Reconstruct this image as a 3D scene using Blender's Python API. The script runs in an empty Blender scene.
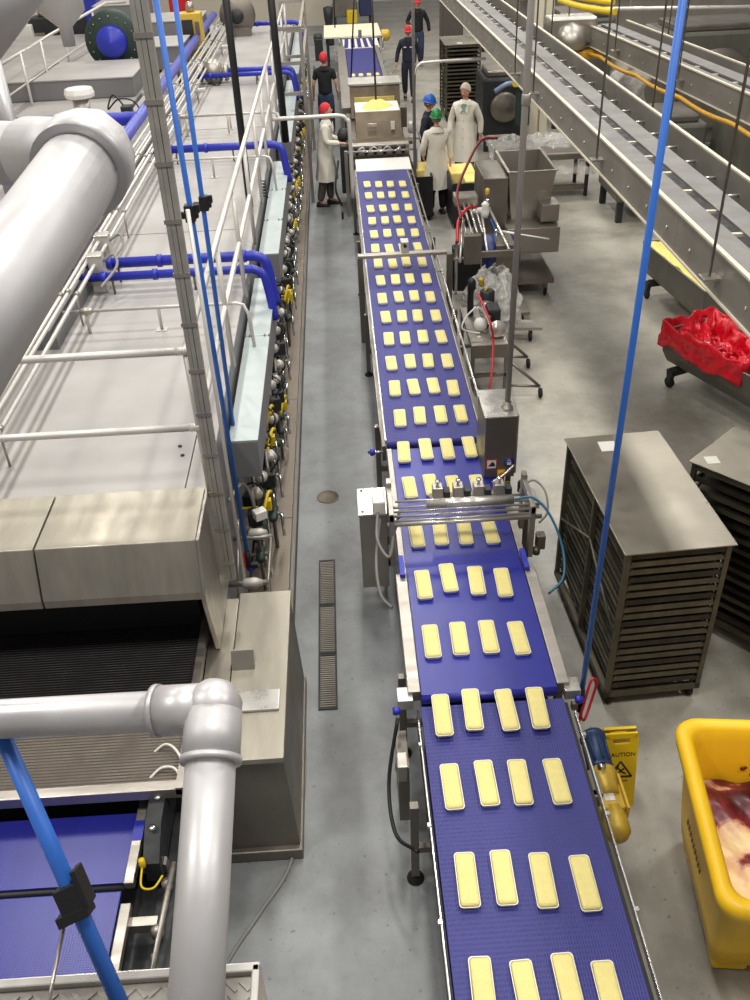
import bpy, bmesh, math, random
from mathutils import Vector, Matrix, noise as mnoise
def crump(p, sc, a):
    v = mnoise.turbulence_vector(Vector(p) * sc, 3, True, noise_basis='VORONOI_F1', amplitude_scale=.6, frequency_scale=2.0)
    return (v - Vector((.5, .5, .5))) * a
random.seed(7)
PI = math.pi
col = bpy.context.scene.collection
H = 5.3
FPX = 903.316
R = Matrix(((0.99811659, 0.0588967, -0.01715986), (-0.04794439, 0.57442804, -0.81714978), (-0.03827032, 0.81643346, 0.57616992)))
def at(px, py, z=None, y=None, x=None):
    """world point seen at a pixel, on a given height / depth / side plane"""
    d = R @ Vector((px - 375, -(py - 500), -FPX))
    t = (z - H) / d.z if z is not None else (y / d.y if y is not None else x / d.x)
    return Vector((0, 0, H)) + d * t
def atd(px, py, depth):
    return Vector((0, 0, H)) + (R @ Vector((px - 375, -(py - 500), -FPX))) / FPX * depth

# ------------------------------------------------------------------ materials
def srgb(r, g, b):
    f = lambda c: (c / 255 / 12.92) if c / 255 <= .04045 else ((c / 255 + .055) / 1.055) ** 2.4
    return (f(r), f(g), f(b), 1)
def mat(name, rgb, rough=.5, metal=0, noise=.08, scale=6, bump=0, bscale=60, stretch=(1, 1, 1), alpha=1, trans=0, coat=0, spec=None):
    m = bpy.data.materials.new(name); m.use_nodes = True
    nt = m.node_tree; N = nt.nodes; L = nt.links; b = N['Principled BSDF']
    c = srgb(*rgb)
    tc = N.new('ShaderNodeTexCoord'); mp = N.new('ShaderNodeMapping'); mp.inputs['Scale'].default_value = stretch
    L.new(tc.outputs['Object'], mp.inputs['Vector'])
    n = N.new('ShaderNodeTexNoise'); n.inputs['Scale'].default_value = scale; n.inputs['Detail'].default_value = 5
    L.new(mp.outputs[0], n.inputs['Vector'])
    mx = N.new('ShaderNodeMix'); mx.data_type = 'RGBA'
    mx.inputs[6].default_value = tuple(v * (1 - noise * 2) for v in c[:3]) + (1,)
    mx.inputs[7].default_value = tuple(min(1, v * (1 + noise * 2)) for v in c[:3]) + (1,)
    L.new(n.outputs['Fac'], mx.inputs[0]); L.new(mx.outputs[2], b.inputs['Base Color'])
    b.inputs['Roughness'].default_value = rough; b.inputs['Metallic'].default_value = metal
    if spec is not None: b.inputs['Specular IOR Level'].default_value = spec
    if coat: b.inputs['Coat Weight'].default_value = coat
    if trans: b.inputs['Transmission Weight'].default_value = trans
    if alpha < 1: b.inputs['Alpha'].default_value = alpha
    if metal > .25:
        n5 = N.new('ShaderNodeTexNoise'); n5.inputs['Scale'].default_value = scale * .7; n5.inputs['Detail'].default_value = 7; n5.inputs['Roughness'].default_value = .65; L.new(mp.outputs[0], n5.inputs['Vector'])
        mr = N.new('ShaderNodeMapRange'); mr.inputs['From Min'].default_value = .3; mr.inputs['From Max'].default_value = .7
        mr.inputs['To Min'].default_value = max(.1, rough - .14); mr.inputs['To Max'].default_value = rough + .2
        L.new(n5.outputs['Fac'], mr.inputs['Value']); L.new(mr.outputs[0], b.inputs['Roughness'])
    if bump:
        n2 = N.new('ShaderNodeTexNoise'); n2.inputs['Scale'].default_value = bscale
        L.new(mp.outputs[0], n2.inputs['Vector'])
        bp = N.new('ShaderNodeBump'); bp.inputs['Strength'].default_value = bump; bp.inputs['Distance'].default_value = .02
        L.new(n2.outputs['Fac'], bp.inputs['Height']); L.new(bp.outputs[0], b.inputs['Normal'])
    return m
M = {}
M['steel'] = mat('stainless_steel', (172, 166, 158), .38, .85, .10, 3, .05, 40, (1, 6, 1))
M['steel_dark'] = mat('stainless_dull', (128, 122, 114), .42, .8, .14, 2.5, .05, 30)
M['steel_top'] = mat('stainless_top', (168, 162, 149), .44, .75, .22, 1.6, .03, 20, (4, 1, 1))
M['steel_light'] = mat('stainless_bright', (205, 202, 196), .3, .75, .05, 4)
M['track'] = mat('track_steel', (132, 128, 120), .5, .5, .16, 2.2, .04, 20)
M['track_lip'] = mat('track_lip', (206, 198, 180), .5, .2, .05, 6)
M['track_bar'] = mat('track_bar', (122, 120, 118), .6, .3, .12, 5)
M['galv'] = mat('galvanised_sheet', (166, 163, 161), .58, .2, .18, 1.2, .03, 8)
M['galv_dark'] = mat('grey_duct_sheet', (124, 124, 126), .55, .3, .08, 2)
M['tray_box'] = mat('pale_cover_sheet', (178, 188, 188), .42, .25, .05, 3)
M['rail_alu'] = mat('aluminium_rail', (188, 186, 188), .45, .45, .08, 9, .012, 60)
M['white_pipe'] = mat('pale_tube', (206, 203, 198), .4, .3, .05, 8)
M['blue_pipe'] = mat('blue_pipe_paint', (38, 48, 168), .4, 0, .06, 4)
M['blue_hose'] = mat('blue_hose', (44, 104, 196), .45, 0, .07, 20)
M['black'] = mat('black_plastic', (24, 24, 26), .5, 0, .1, 10)
M['dark'] = mat('dark_machine_paint', (48, 50, 52), .5, .3, .15, 12)
M['darkgreen'] = mat('dark_green_paint', (36, 54, 48), .55, .1, .12, 8)
M['yellow'] = mat('yellow_paint', (214, 184, 20), .5, 0, .08, 10)
M['red'] = mat('red_plastic', (190, 30, 38), .4, 0, .08, 8)
M['white'] = mat('white_plastic', (228, 226, 220), .5, 0, .03, 8)
M['wall'] = mat('wall_paint', (200, 192, 176), .8, 0, .03, .6)
M['cream'] = mat('cream_paint', (214, 206, 184), .7, 0, .04, 2)
M['paper'] = mat('white_paper_tray', (240, 236, 222), .7, 0, .03, 20)
M['pastry'] = mat('yellow_batter', (228, 214, 138), .62, 0, .05, 26, .25, 90)
M['dough'] = mat('yellow_dough', (232, 208, 120), .7, 0, .08, 12, .3, 30)
M['palebelt'] = mat('pale_dough_sheet', (236, 228, 200), .7, 0, .04, 5)
M['rack'] = mat('worn_rack_steel', (98, 93, 78), .5, .55, .3, 9, .1, 40)
M['rack_dark'] = mat('baked_rack_steel', (62, 58, 50), .55, .5, .35, 9, .1, 40)
M['rubber'] = mat('black_rubber', (26, 25, 25), .8, 0, .1, 10)
M['chrome'] = mat('chrome', (225, 225, 225), .15, 1, .02, 5)
M['redhose'] = mat('red_hose', (196, 34, 48), .4, 0, .05, 10)
M['motor_yellow'] = mat('ochre_gearmotor_paint', (206, 172, 66), .45, .1, .08, 10)
M['motor_blue'] = mat('slate_blue_motor_paint', (52, 74, 112), .45, .2, .1, 10)
M['bin'] = mat('yellow_bin_plastic', (250, 198, 30), .42, 0, .05, 6, .05, 20)
M['sign'] = mat('yellow_sign_plastic', (232, 196, 24), .45, 0, .04, 5)
M['trough'] = mat('trough_steel', (112, 110, 102), .5, .6, .12, 3)
M['vent_mesh'] = mat('dark_oven_belt', (58, 54, 58), .6, .4, .12, 10)
M['skin'] = mat('skin', (204, 150, 124), .6, 0, .05, 12)
M['coat'] = mat('white_lab_coat', (226, 220, 206), .8, 0, .05, 6, .3, 8)
M['navy'] = mat('navy_cloth', (34, 38, 54), .85, 0, .12, 8, .3, 10)
M['blackcloth'] = mat('black_cloth', (26, 26, 30), .85, 0, .12, 8, .3, 10)
M['jeans'] = mat('jeans_cloth', (52, 66, 92), .85, 0, .12, 8, .3, 10)
M['greytrouser'] = mat('grey_trouser_cloth', (98, 92, 82), .85, 0, .12, 8, .3, 10)
M['shoe'] = mat('dark_shoe', (40, 34, 30), .6, 0, .1, 8)
M['redcap'] = mat('red_hairnet', (206, 50, 58), .75, 0, .1, 40)
M['greencap'] = mat('green_hard_hat', (24, 132, 66), .35, 0, .04, 8)
M['bluecap'] = mat('blue_hard_hat', (44, 98, 196), .35, 0, .04, 8)
M['net'] = mat('pale_hairnet', (206, 190, 178), .8, 0, .1, 40)
M['hair'] = mat('grey_hair', (120, 104, 92), .8, 0, .2, 40)
M['teal'] = mat('teal_shirt', (120, 168, 152), .8, 0, .08, 8)
M['cable'] = mat('grey_cable', (138, 134, 130), .6, 0, .05, 10)
M['graybox'] = mat('grey_enamel_box', (188, 184, 176), .4, .3, .05, 4)
M['label_blue'] = mat('label_blue', (36, 52, 140), .5)
M['hopper_steel'] = mat('warm_stainless', (100, 88, 72), .4, .5, .25, 4, .05, 20)
M['lens'] = mat('dark_lens', (12, 12, 14), .2)
M['rail_dull'] = mat('dull_strut', (158, 155, 148), .5, .4, .15, 10)

def plastic_sheet(name, rgb, alpha, rough=.18):
    m = mat(name, rgb, rough, 0, .12, 9, .9, 14); b = m.node_tree.nodes['Principled BSDF']; b.inputs['Alpha'].default_value = alpha
    return m
M['clear_film'] = plastic_sheet('clear_plastic_film', (214, 212, 208), .26)
M['red_film'] = plastic_sheet('red_plastic_film', (206, 16, 36), .9, .22)

def belt_mat(name, rgb, rough, kind):
    m = bpy.data.materials.new(name); m.use_nodes = True
    nt = m.node_tree; N = nt.nodes; L = nt.links; b = N['Principled BSDF']
    tc = N.new('ShaderNodeTexCoord')
    n = N.new('ShaderNodeTexNoise'); n.inputs['Scale'].default_value = 3; n.inputs['Detail'].default_value = 6
    L.new(tc.outputs['Object'], n.inputs['Vector'])
    mp = N.new('ShaderNodeMapping'); mp.inputs['Scale'].default_value = (1, .06, 1); L.new(tc.outputs['Object'], mp.inputs['Vector'])
    n3 = N.new('ShaderNodeTexNoise'); n3.inputs['Scale'].default_value = 14; L.new(mp.outputs[0], n3.inputs['Vector'])
    add = N.new('ShaderNodeMath'); add.operation = 'ADD'; L.new(n.outputs['Fac'], add.inputs[0]); L.new(n3.outputs['Fac'], add.inputs[1])
    mu = N.new('ShaderNodeMath'); mu.operation = 'MULTIPLY'; mu.inputs[1].default_value = .5; L.new(add.outputs[0], mu.inputs[0])
    mx = N.new('ShaderNodeMix'); mx.data_type = 'RGBA'; c = srgb(*rgb)
    mx.inputs[6].default_value = tuple(v * .72 for v in c[:3]) + (1,); mx.inputs[7].default_value = tuple(v * 1.3 for v in c[:3]) + (1,)
    L.new(mu.outputs[0], mx.inputs[0]); L.new(mx.outputs[2], b.inputs['Base Color'])
    b.inputs['Roughness'].default_value = rough
    w = N.new('ShaderNodeTexWave'); w.wave_type = 'BANDS'; w.bands_direction = 'Y'; w.inputs['Scale'].default_value = 12 if kind else 26
    L.new(tc.outputs['Object'], w.inputs['Vector'])
    w2 = N.new('ShaderNodeTexWave'); w2.wave_type = 'BANDS'; w2.bands_direction = 'X'; w2.inputs['Scale'].default_value = 22
    L.new(tc.outputs['Object'], w2.inputs['Vector'])
    a2 = N.new('ShaderNodeMath'); a2.operation = 'MULTIPLY'; L.new(w.outputs['Fac'], a2.inputs[0]); L.new(w2.outputs['Fac'], a2.inputs[1])
    bp = N.new('ShaderNodeBump'); bp.inputs['Strength'].default_value = .55 if kind else .12; bp.inputs['Distance'].default_value = .004
    L.new(a2.outputs[0], bp.inputs['Height']); L.new(bp.outputs[0], b.inputs['Normal'])
    return m
M['belt_rib'] = belt_mat('blue_modular_belt', (46, 47, 122), .5, 1)
M['belt_smooth'] = belt_mat('blue_smooth_belt', (38, 42, 138), .3, 0)

def floor_mat():
    m = bpy.data.materials.new('sealed_concrete'); m.use_nodes = True
    nt = m.node_tree; N = nt.nodes; L = nt.links; b = N['Principled BSDF']
    tc = N.new('ShaderNodeTexCoord'); sx = N.new('ShaderNodeSeparateXYZ'); L.new(tc.outputs['Object'], sx.inputs[0])
    # coated cool-grey walkway left of the line, warmer worn concrete right of it
    n = N.new('ShaderNodeTexNoise'); n.inputs['Scale'].default_value = .9; n.inputs['Detail'].default_value = 6; n.inputs['Roughness'].default_value = .6
    L.new(tc.outputs['Object'], n.inputs['Vector'])
    ad = N.new('ShaderNodeMath'); ad.operation = 'MULTIPLY_ADD'; ad.inputs[1].default_value = 1.2; L.new(n.outputs['Fac'], ad.inputs[0]); L.new(sx.outputs['X'], ad.inputs[2])
    mr = N.new('ShaderNodeMapRange'); mr.inputs['From Min'].default_value = 1.3; mr.inputs['From Max'].default_value = 2.6
    L.new(ad.outputs[0], mr.inputs['Value'])
    base = N.new('ShaderNodeMix'); base.data_type = 'RGBA'; base.inputs[6].default_value = srgb(146, 149, 151); base.inputs[7].default_value = srgb(168, 164, 153)
    L.new(mr.outputs[0], base.inputs[0])
    n2 = N.new('ShaderNodeTexNoise'); n2.inputs['Scale'].default_value = 1.3; n2.inputs['Detail'].default_value = 8; n2.inputs['Roughness'].default_value = .68
    L.new(tc.outputs['Object'], n2.inputs['Vector'])
    rp = N.new('ShaderNodeValToRGB'); rp.color_ramp.elements[0].position = .33; rp.color_ramp.elements[0].color = (.62, .61, .6, 1)
    rp.color_ramp.elements[1].position = .6; rp.color_ramp.elements[1].color = (1, 1, 1, 1)
    L.new(n2.outputs['Fac'], rp.inputs[0])
    mu = N.new('ShaderNodeMix'); mu.data_type = 'RGBA'; mu.blend_type = 'MULTIPLY'; mu.inputs[0].default_value = 1
    L.new(base.outputs[2], mu.inputs[6]); L.new(rp.outputs[0], mu.inputs[7])
    n4 = N.new('ShaderNodeTexNoise'); n4.inputs['Scale'].default_value = 24; n4.inputs['Detail'].default_value = 3
    L.new(tc.outputs['Object'], n4.inputs['Vector'])
    rp2 = N.new('ShaderNodeValToRGB'); rp2.color_ramp.elements[0].position = .26; rp2.color_ramp.elements[0].color = (.45, .43, .4, 1)
    rp2.color_ramp.elements[1].position = .34; rp2.color_ramp.elements[1].color = (1, 1, 1, 1)
    L.new(n4.outputs['Fac'], rp2.inputs[0])
    mu2 = N.new('ShaderNodeMix'); mu2.data_type = 'RGBA'; mu2.blend_type = 'MULTIPLY'; mu2.inputs[0].default_value = .8
    L.new(mu.outputs[2], mu2.inputs[6]); L.new(rp2.outputs[0], mu2.inputs[7])
    L.new(mu2.outputs[2], b.inputs['Base Color'])
    b.inputs['Roughness'].default_value = .42
    bp = N.new('ShaderNodeBump'); bp.inputs['Strength'].default_value = .1; L.new(n2.outputs['Fac'], bp.inputs['Height']); L.new(bp.outputs[0], b.inputs['Normal'])
    return m
M['floor'] = floor_mat()
def content_mat():
    m = bpy.data.materials.new('dough_with_berry'); m.use_nodes = True
    nt = m.node_tree; N = nt.nodes; L = nt.links; b = N['Principled BSDF']
    tc = N.new('ShaderNodeTexCoord'); n = N.new('ShaderNodeTexNoise'); n.inputs['Scale'].default_value = 4.5; n.inputs['Detail'].default_value = 8; n.inputs['Distortion'].default_value = .7
    L.new(tc.outputs['Object'], n.inputs['Vector'])
    sx = N.new('ShaderNodeSeparateXYZ'); L.new(tc.outputs['Object'], sx.inputs[0])
    ma = N.new('ShaderNodeMath'); ma.operation = 'MULTIPLY_ADD'; ma.inputs[1].default_value = -.42; L.new(sx.outputs['Y'], ma.inputs[0]); a3 = N.new('ShaderNodeMath'); a3.operation = 'ADD'; a3.inputs[1].default_value = .22; L.new(n.outputs['Fac'], a3.inputs[0]); L.new(a3.outputs[0], ma.inputs[2])
    r = N.new('ShaderNodeValToRGB'); e = r.color_ramp.elements
    e[0].position = .28; e[0].color = srgb(64, 10, 24); e[1].position = .62; e[1].color = srgb(222, 196, 146)
    k = e.new(.42); k.color = srgb(120, 30, 44); k = e.new(.5); k.color = srgb(204, 160, 128)
    L.new(ma.outputs[0], r.inputs[0]); L.new(r.outputs[0], b.inputs['Base Color']); b.inputs['Roughness'].default_value = .35
    return m
M['content'] = content_mat()
def plate_mat():
    m = mat('diamond_plate', (150, 146, 140), .35, .9, .08, 8)
    nt = m.node_tree; N = nt.nodes; L = nt.links; b = N['Principled BSDF']
    return m
M['plate'] = plate_mat()
def slat_mat(name, rgb, sc):
    m = mat(name, rgb, .55, .5, .1, 8); nt = m.node_tree; N = nt.nodes; L = nt.links; b = N['Principled BSDF']
    tc = N.new('ShaderNodeTexCoord'); w = N.new('ShaderNodeTexWave'); w.bands_direction = 'Y'; w.inputs['Scale'].default_value = sc
    L.new(tc.outputs['Object'], w.inputs['Vector'])
    bp = N.new('ShaderNodeBump'); bp.inputs['Strength'].default_value = .8; bp.inputs['Distance'].default_value = .006
    L.new(w.outputs['Fac'], bp.inputs['Height']); L.new(bp.outputs[0], b.inputs['Normal'])
    return m
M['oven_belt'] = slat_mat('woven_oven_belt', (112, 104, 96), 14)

# ------------------------------------------------------------------ mesh helpers
class MB:
    def __init__(s): s.bm = bmesh.new()
    def box(s, x0, x1, y0, y1, z0, z1, bev=0, rot=None, c=None):
        r = bmesh.ops.create_cube(s.bm, size=1); v = r['verts']
        cx, cy, cz = (x0 + x1) / 2, (y0 + y1) / 2, (z0 + z1) / 2
        m = Matrix.Diagonal((abs(x1 - x0), abs(y1 - y0), abs(z1 - z0), 1))
        bmesh.ops.transform(s.bm, matrix=m, verts=v)
        if bev:
            es = list({e for a in v for e in a.link_edges})
            rb = bmesh.ops.bevel(s.bm, geom=es, offset=bev, segments=2, affect='EDGES', profile=.5); v = list({a for f in rb['faces'] for a in f.verts} | {a for a in v if a.is_valid})
        if rot is not None: bmesh.ops.transform(s.bm, matrix=rot.to_4x4(), verts=v)
        bmesh.ops.translate(s.bm, vec=(cx, cy, cz), verts=v)
        return s
    def tube(s, pts, r, seg=12, cap=True, smooth=True):
        pts = [Vector(p) for p in pts]; rs = r if isinstance(r, (list, tuple)) else [r] * len(pts)
        rings = []; up = None
        for i, p in enumerate(pts):
            d = (pts[min(i + 1, len(pts) - 1)] - pts[max(i - 1, 0)])
            if d.length < 1e-9: d = Vector((0, 0, 1))
            d.normalize()
            if up is None: up = Vector((0, 0, 1)) if abs(d.z) < .9 else Vector((0, 1, 0))
            a = d.cross(up); 
            if a.length < 1e-6: a = d.cross(Vector((1, 0, 0)))
            a.normalize(); b = d.cross(a).normalized(); up = -b if (-b).dot(up) > 0 else b
            rings.append([s.bm.verts.new(p + rs[i] * (math.cos(t) * a + math.sin(t) * b)) for t in [2 * PI * k / seg for k in range(seg)]])
        for i in range(len(rings) - 1):
            # align to avoid twists
            A, B = rings[i], rings[i + 1]
            best = min(range(seg), key=lambda k: (A[0].co - B[k].co).length)
            fwd = (A[1].co - B[(best + 1) % seg].co).length; bwd = (A[1].co - B[(best - 1) % seg].co).length
            B2 = [B[(best + (k if fwd <= bwd else -k)) % seg] for k in range(seg)]
            rings[i + 1] = B2
            for k in range(seg):
                f = s.bm.faces.new((A[k], A[(k + 1) % seg], B2[(k + 1) % seg], B2[k])); f.smooth = smooth
        if cap:
            for q in (rings[0], rings[-1]):
                try: s.bm.faces.new(q)
                except ValueError: pass
        return s
    def lathe(s, base, prof, seg=20, axis=(0, 0, 1), smooth=True):
        """prof: (radius, distance along the axis)"""
        ax = Vector(axis).normalized(); u = ax.orthogonal().normalized(); w = ax.cross(u); base = Vector(base); rings = []
        for r, h in prof:
            rings.append([s.bm.verts.new(base + ax * h + max(r, 1e-4) * (math.cos(2 * PI * k / seg) * u + math.sin(2 * PI * k / seg) * w)) for k in range(seg)])
        for A, B in zip(rings, rings[1:]):
            for k in range(seg):
                f = s.bm.faces.new((A[k], A[(k + 1) % seg], B[(k + 1) % seg], B[k])); f.smooth = smooth
        s.bm.faces.new(rings[0]); s.bm.faces.new(rings[-1])
        return s
    def loft(s, rings, cap=True, smooth=False, close=True):
        vs = [[s.bm.verts.new(p) for p in r] for r in rings]; n = len(vs[0])
        for A, B in zip(vs, vs[1:]):
            for k in range(n if close else n - 1):
                f = s.bm.faces.new((A[k], A[(k + 1) % n], B[(k + 1) % n], B[k])); f.smooth = smooth
        if cap and close:
            s.bm.faces.new(vs[0]); s.bm.faces.new(vs[-1])
        return s
    def prism(s, poly, vec):
        poly = [Vector(p) for p in poly]; vec = Vector(vec)
        return s.loft([poly, [p + vec for p in poly]])
    def grid(s, f, nu, nv, smooth=True):
        V = [[s.bm.verts.new(f(i / nu, j / nv)) for j in range(nv + 1)] for i in range(nu + 1)]
        for i in range(nu):
            for j in range(nv):
                q = s.bm.faces.new((V[i][j], V[i + 1][j], V[i + 1][j + 1], V[i][j + 1])); q.smooth = smooth
        return s
    def build(s, name, m, parent=None, local=False, label=None, solid=0, bevel=0):
        bmesh.ops.recalc_face_normals(s.bm, faces=s.bm.faces)
        if parent is not None and not local:
            off = Vector((0, 0, 0)); p = parent
            while p is not None: off += p.location; p = p.parent
            bmesh.ops.translate(s.bm, vec=-off, verts=s.bm.verts)
        me = bpy.data.meshes.new(name); s.bm.to_mesh(me); s.bm.free()
        if isinstance(m, str): m = M[m]
        me.materials.append(m)
        o = bpy.data.objects.new(name, me); col.objects.link(o)
        if parent is not None: o.parent = parent
        if label: o['label'] = label
        if solid:
            k = o.modifiers.new('thickness', 'SOLIDIFY'); k.thickness = solid; k.offset = 0
        if bevel:
            k = o.modifiers.new('edge', 'BEVEL'); k.width = bevel; k.segments = 2; k.limit_method = 'ANGLE'
        return o
def split_pieces(o, newname=None, gap=.02):
    """make each far-apart piece of a part an object of its own"""
    bm = bmesh.new(); bm.from_mesh(o.data); seen = set(); grp = []
    for v in bm.verts:
        if v in seen: continue
        st = [v]; seen.add(v); c = []
        while st:
            q = st.pop(); c.append(q)
            for e in q.link_edges:
                w_ = e.other_vert(q)
                if w_ not in seen: seen.add(w_); st.append(w_)
        new = [[min(v.co[i] for v in c) for i in range(3)], [max(v.co[i] for v in c) for i in range(3)], c]
        while True:
            hit = [g_ for g_ in grp if all(new[0][i] - gap <= g_[1][i] and new[1][i] + gap >= g_[0][i] for i in range(3))]
            if not hit: break
            for g_ in hit:
                grp.remove(g_); new = [[min(new[0][i], g_[0][i]) for i in range(3)], [max(new[1][i], g_[1][i]) for i in range(3)], new[2] + g_[2]]
        grp.append(new)
    if newname: o.name = newname
    if len(grp) < 2 or len(grp) > 100: bm.free(); return
    base = o.name.split('.')[0]; mats = list(o.data.materials); meshes = []
    for g_ in grp:
        n_ = bmesh.new(); mp = {v: n_.verts.new(v.co) for v in g_[2]}
        for f in {f for v in g_[2] for f in v.link_faces}:
            nf = n_.faces.new([mp[v] for v in f.verts]); nf.smooth = f.smooth
        me = bpy.data.meshes.new(base); n_.to_mesh(me); n_.free()
        for m in mats: me.materials.append(m)
        meshes.append(me)
    bm.free(); o.data = meshes[0]
    for me in meshes[1:]:
        c = o.copy(); c.data = me; col.objects.link(c)
def tag(o, label, cat, group=None, kind=None):
    o['label'] = label; o['category'] = cat
    if group: o['group'] = group
    if kind: o['kind'] = kind
    return o
def empty(name, loc, label, cat, group=None, rz=0):
    o = bpy.data.objects.new(name, None); col.objects.link(o); o.location = loc; o.rotation_euler = (0, 0, rz); o.empty_display_size = .1
    return tag(o, label, cat, group)
def copy_tree(o, parent=None):
    c = o.copy(); col.objects.link(c)
    if parent is not None: c.parent = parent
    for ch in list(o.children): copy_tree(ch, c)
    return c
def struct(o): o['kind'] = 'structure'; return o
def bez(pts, n=8):
    """Catmull-Rom through points"""
    P = [Vector(p) for p in pts]; P = [2 * P[0] - P[1]] + P + [2 * P[-1] - P[-2]]; out = []
    for i in range(1, len(P) - 2):
        for k in range(n):
            t = k / n
            out.append(.5 * ((2 * P[i]) + (-P[i - 1] + P[i + 1]) * t + (2 * P[i - 1] - 5 * P[i] + 4 * P[i + 1] - P[i + 2]) * t * t + (-P[i - 1] + 3 * P[i] - 3 * P[i + 1] + P[i + 2]) * t ** 3))
    out.append(P[-2]); return out
def text_mesh(name, body, size, m, parent, mtx, extrude=.0008):
    cu = bpy.data.curves.new(name, 'FONT'); cu.body = body; cu.size = size; cu.extrude = extrude; cu.align_x = 'CENTER'; cu.align_y = 'CENTER'
    t = bpy.data.objects.new('tmp', cu); col.objects.link(t); dg = bpy.context.evaluated_depsgraph_get(); dg.update()
    me = bpy.data.meshes.new_from_object(t.evaluated_get(dg)); bpy.data.objects.remove(t)
    me.transform(mtx); me.materials.clear(); me.materials.append(M[m]); me.name = name
    o = bpy.data.objects.new(name, me); col.objects.link(o); o.parent = parent; return o

# ================================================================== SETTING
struct(MB().box(-14, 16, -2, 48, -.2, 0).build('floor', 'floor'))
struct(MB().box(-14, 0.06, 41.0, 41.25, 0, 7.5).build('wall_back', 'wall'))
struct(MB().box(-9.4, -9.2, -2, 41, 0, 7.5).build('wall_left', 'wall'))
# edge strip of the aisle
struct(MB().box(-.665, -.635, 5.06, 32, .0, .014).build('trim_1', 'steel_dark'))
struct(MB().box(-.635, -.615, 5.06, 32, .0, .006).build('trim_2', 'black'))
# columns
for n, (px, py, w) in enumerate([(537, 138, .22)]):
    p = at(px, py, 0)
    k = MB().box(p.x - .19, p.x - .02, p.y, p.y + .3, 0, 7).box(p.x + .03, p.x + .2, p.y, p.y + .3, 0, 7).box(p.x - .03, p.x + .04, p.y + .1, p.y + .16, 0, 7).build('steel_column', 'cream')
    tag(k, 'cream painted steel building column behind the near overhead track', 'column')

# floor grates
for i, (y0, y1, s) in enumerate([(5.96, 6.58, 'farthest one, by the round cover'), (5.36, 5.95, 'middle one'), (4.76, 5.35, 'nearest one')]):
    g = empty('floor_grate', (-.335, (y0 + y1) / 2, 0), 'dark slotted drain grate in the aisle floor, ' + s, 'drain grate', 'trench drain grates in the aisle')
    MB().box(-.41, -.395, y0, y1, 0, .012).box(-.275, -.26, y0, y1, 0, .012).box(-.395, -.275, y0, y0 + .015, 0, .012).box(-.395, -.275, y1 - .015, y1, 0, .012).build('grate_frame', 'dark', g)
    MB().box(-.395, -.275, y0 + .015, y1 - .015, .0, .003).build('drain_channel', 'black', g)
    b = MB(); n = 24
    for k in range(n):
        yy = y0 + .02 + (y1 - y0 - .04) * (k + .5) / n; b.box(-.395, -.275, yy - .006, yy + .006, .003, .011)
    b.build('grate_bars', 'steel_dark', g)
tag(MB().lathe((-.32, 7.62, 0), [(.115, 0), (.115, .006), (.1, .008), (.1, .006), (.02, .006), (.001, .006)], 28).build('drain_cover', mat('bronze_cover', (132, 122, 106), .6, .3)), 'round bronze drain cover set in the aisle floor beyond the grates', 'drain cover')

# ================================================================== OVEN (left)
LX = -3.6
ov = empty('tunnel_oven', (-2.2, 5, 0), 'long tunnel oven with pale sheet metal roof along the left side', 'oven')
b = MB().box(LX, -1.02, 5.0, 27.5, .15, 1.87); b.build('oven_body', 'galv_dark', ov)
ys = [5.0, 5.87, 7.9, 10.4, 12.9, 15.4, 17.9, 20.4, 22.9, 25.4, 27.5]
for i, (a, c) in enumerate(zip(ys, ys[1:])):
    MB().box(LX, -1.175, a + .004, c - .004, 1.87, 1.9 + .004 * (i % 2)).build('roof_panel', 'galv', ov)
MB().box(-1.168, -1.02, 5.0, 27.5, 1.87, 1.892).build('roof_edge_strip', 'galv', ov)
b = MB()
for px, py in ((180, 446), (182.5, 455)):
    p = at(px, py, 1.905); b.lathe((p.x, p.y, 1.9), [(.014, 0), (.014, .008), (.001, .008)], 14)
b.build('vent_holes', 'black', ov)
# sill along the burners
b = MB()
for a, c in ((5.06, 7.2), (7.21, 9.6), (9.61, 12.5), (12.51, 16), (16.01, 20), (20.01, 27)): b.box(-1.02, -.672, a, c, 0.0, .07)
b.build('base_sill', mat('sill_steel', (140, 130, 118), .4, .7, .12, 3), ov, bevel=.006)
# hood
for a, c in ((LX, -2.015), (-2.005, -1.02)):
    pr = [(a, 5.02, 1.95), (a, 4.44, 1.95), (a, 4.33, 1.62), (a, 4.33, 1.56), (a, 4.40, 1.56), (a, 5.02, 1.6)]
    MB().prism(pr, (c - a, 0, 0)).build('hood_panel', 'steel_top', ov, bevel=.006)
MB().prism([(-1.03, 5.02, 1.94), (-1.03, 4.45, 1.94), (-1.03, 4.34, 1.6), (-1.03, 4.34, 1.5), (-1.03, 4.47, .99), (-1.03, 5.3, .99), (-1.03, 5.3, 1.6)], (.03, 0, 0)).build('hood_side_panel', 'steel', ov, bevel=.004)
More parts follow.
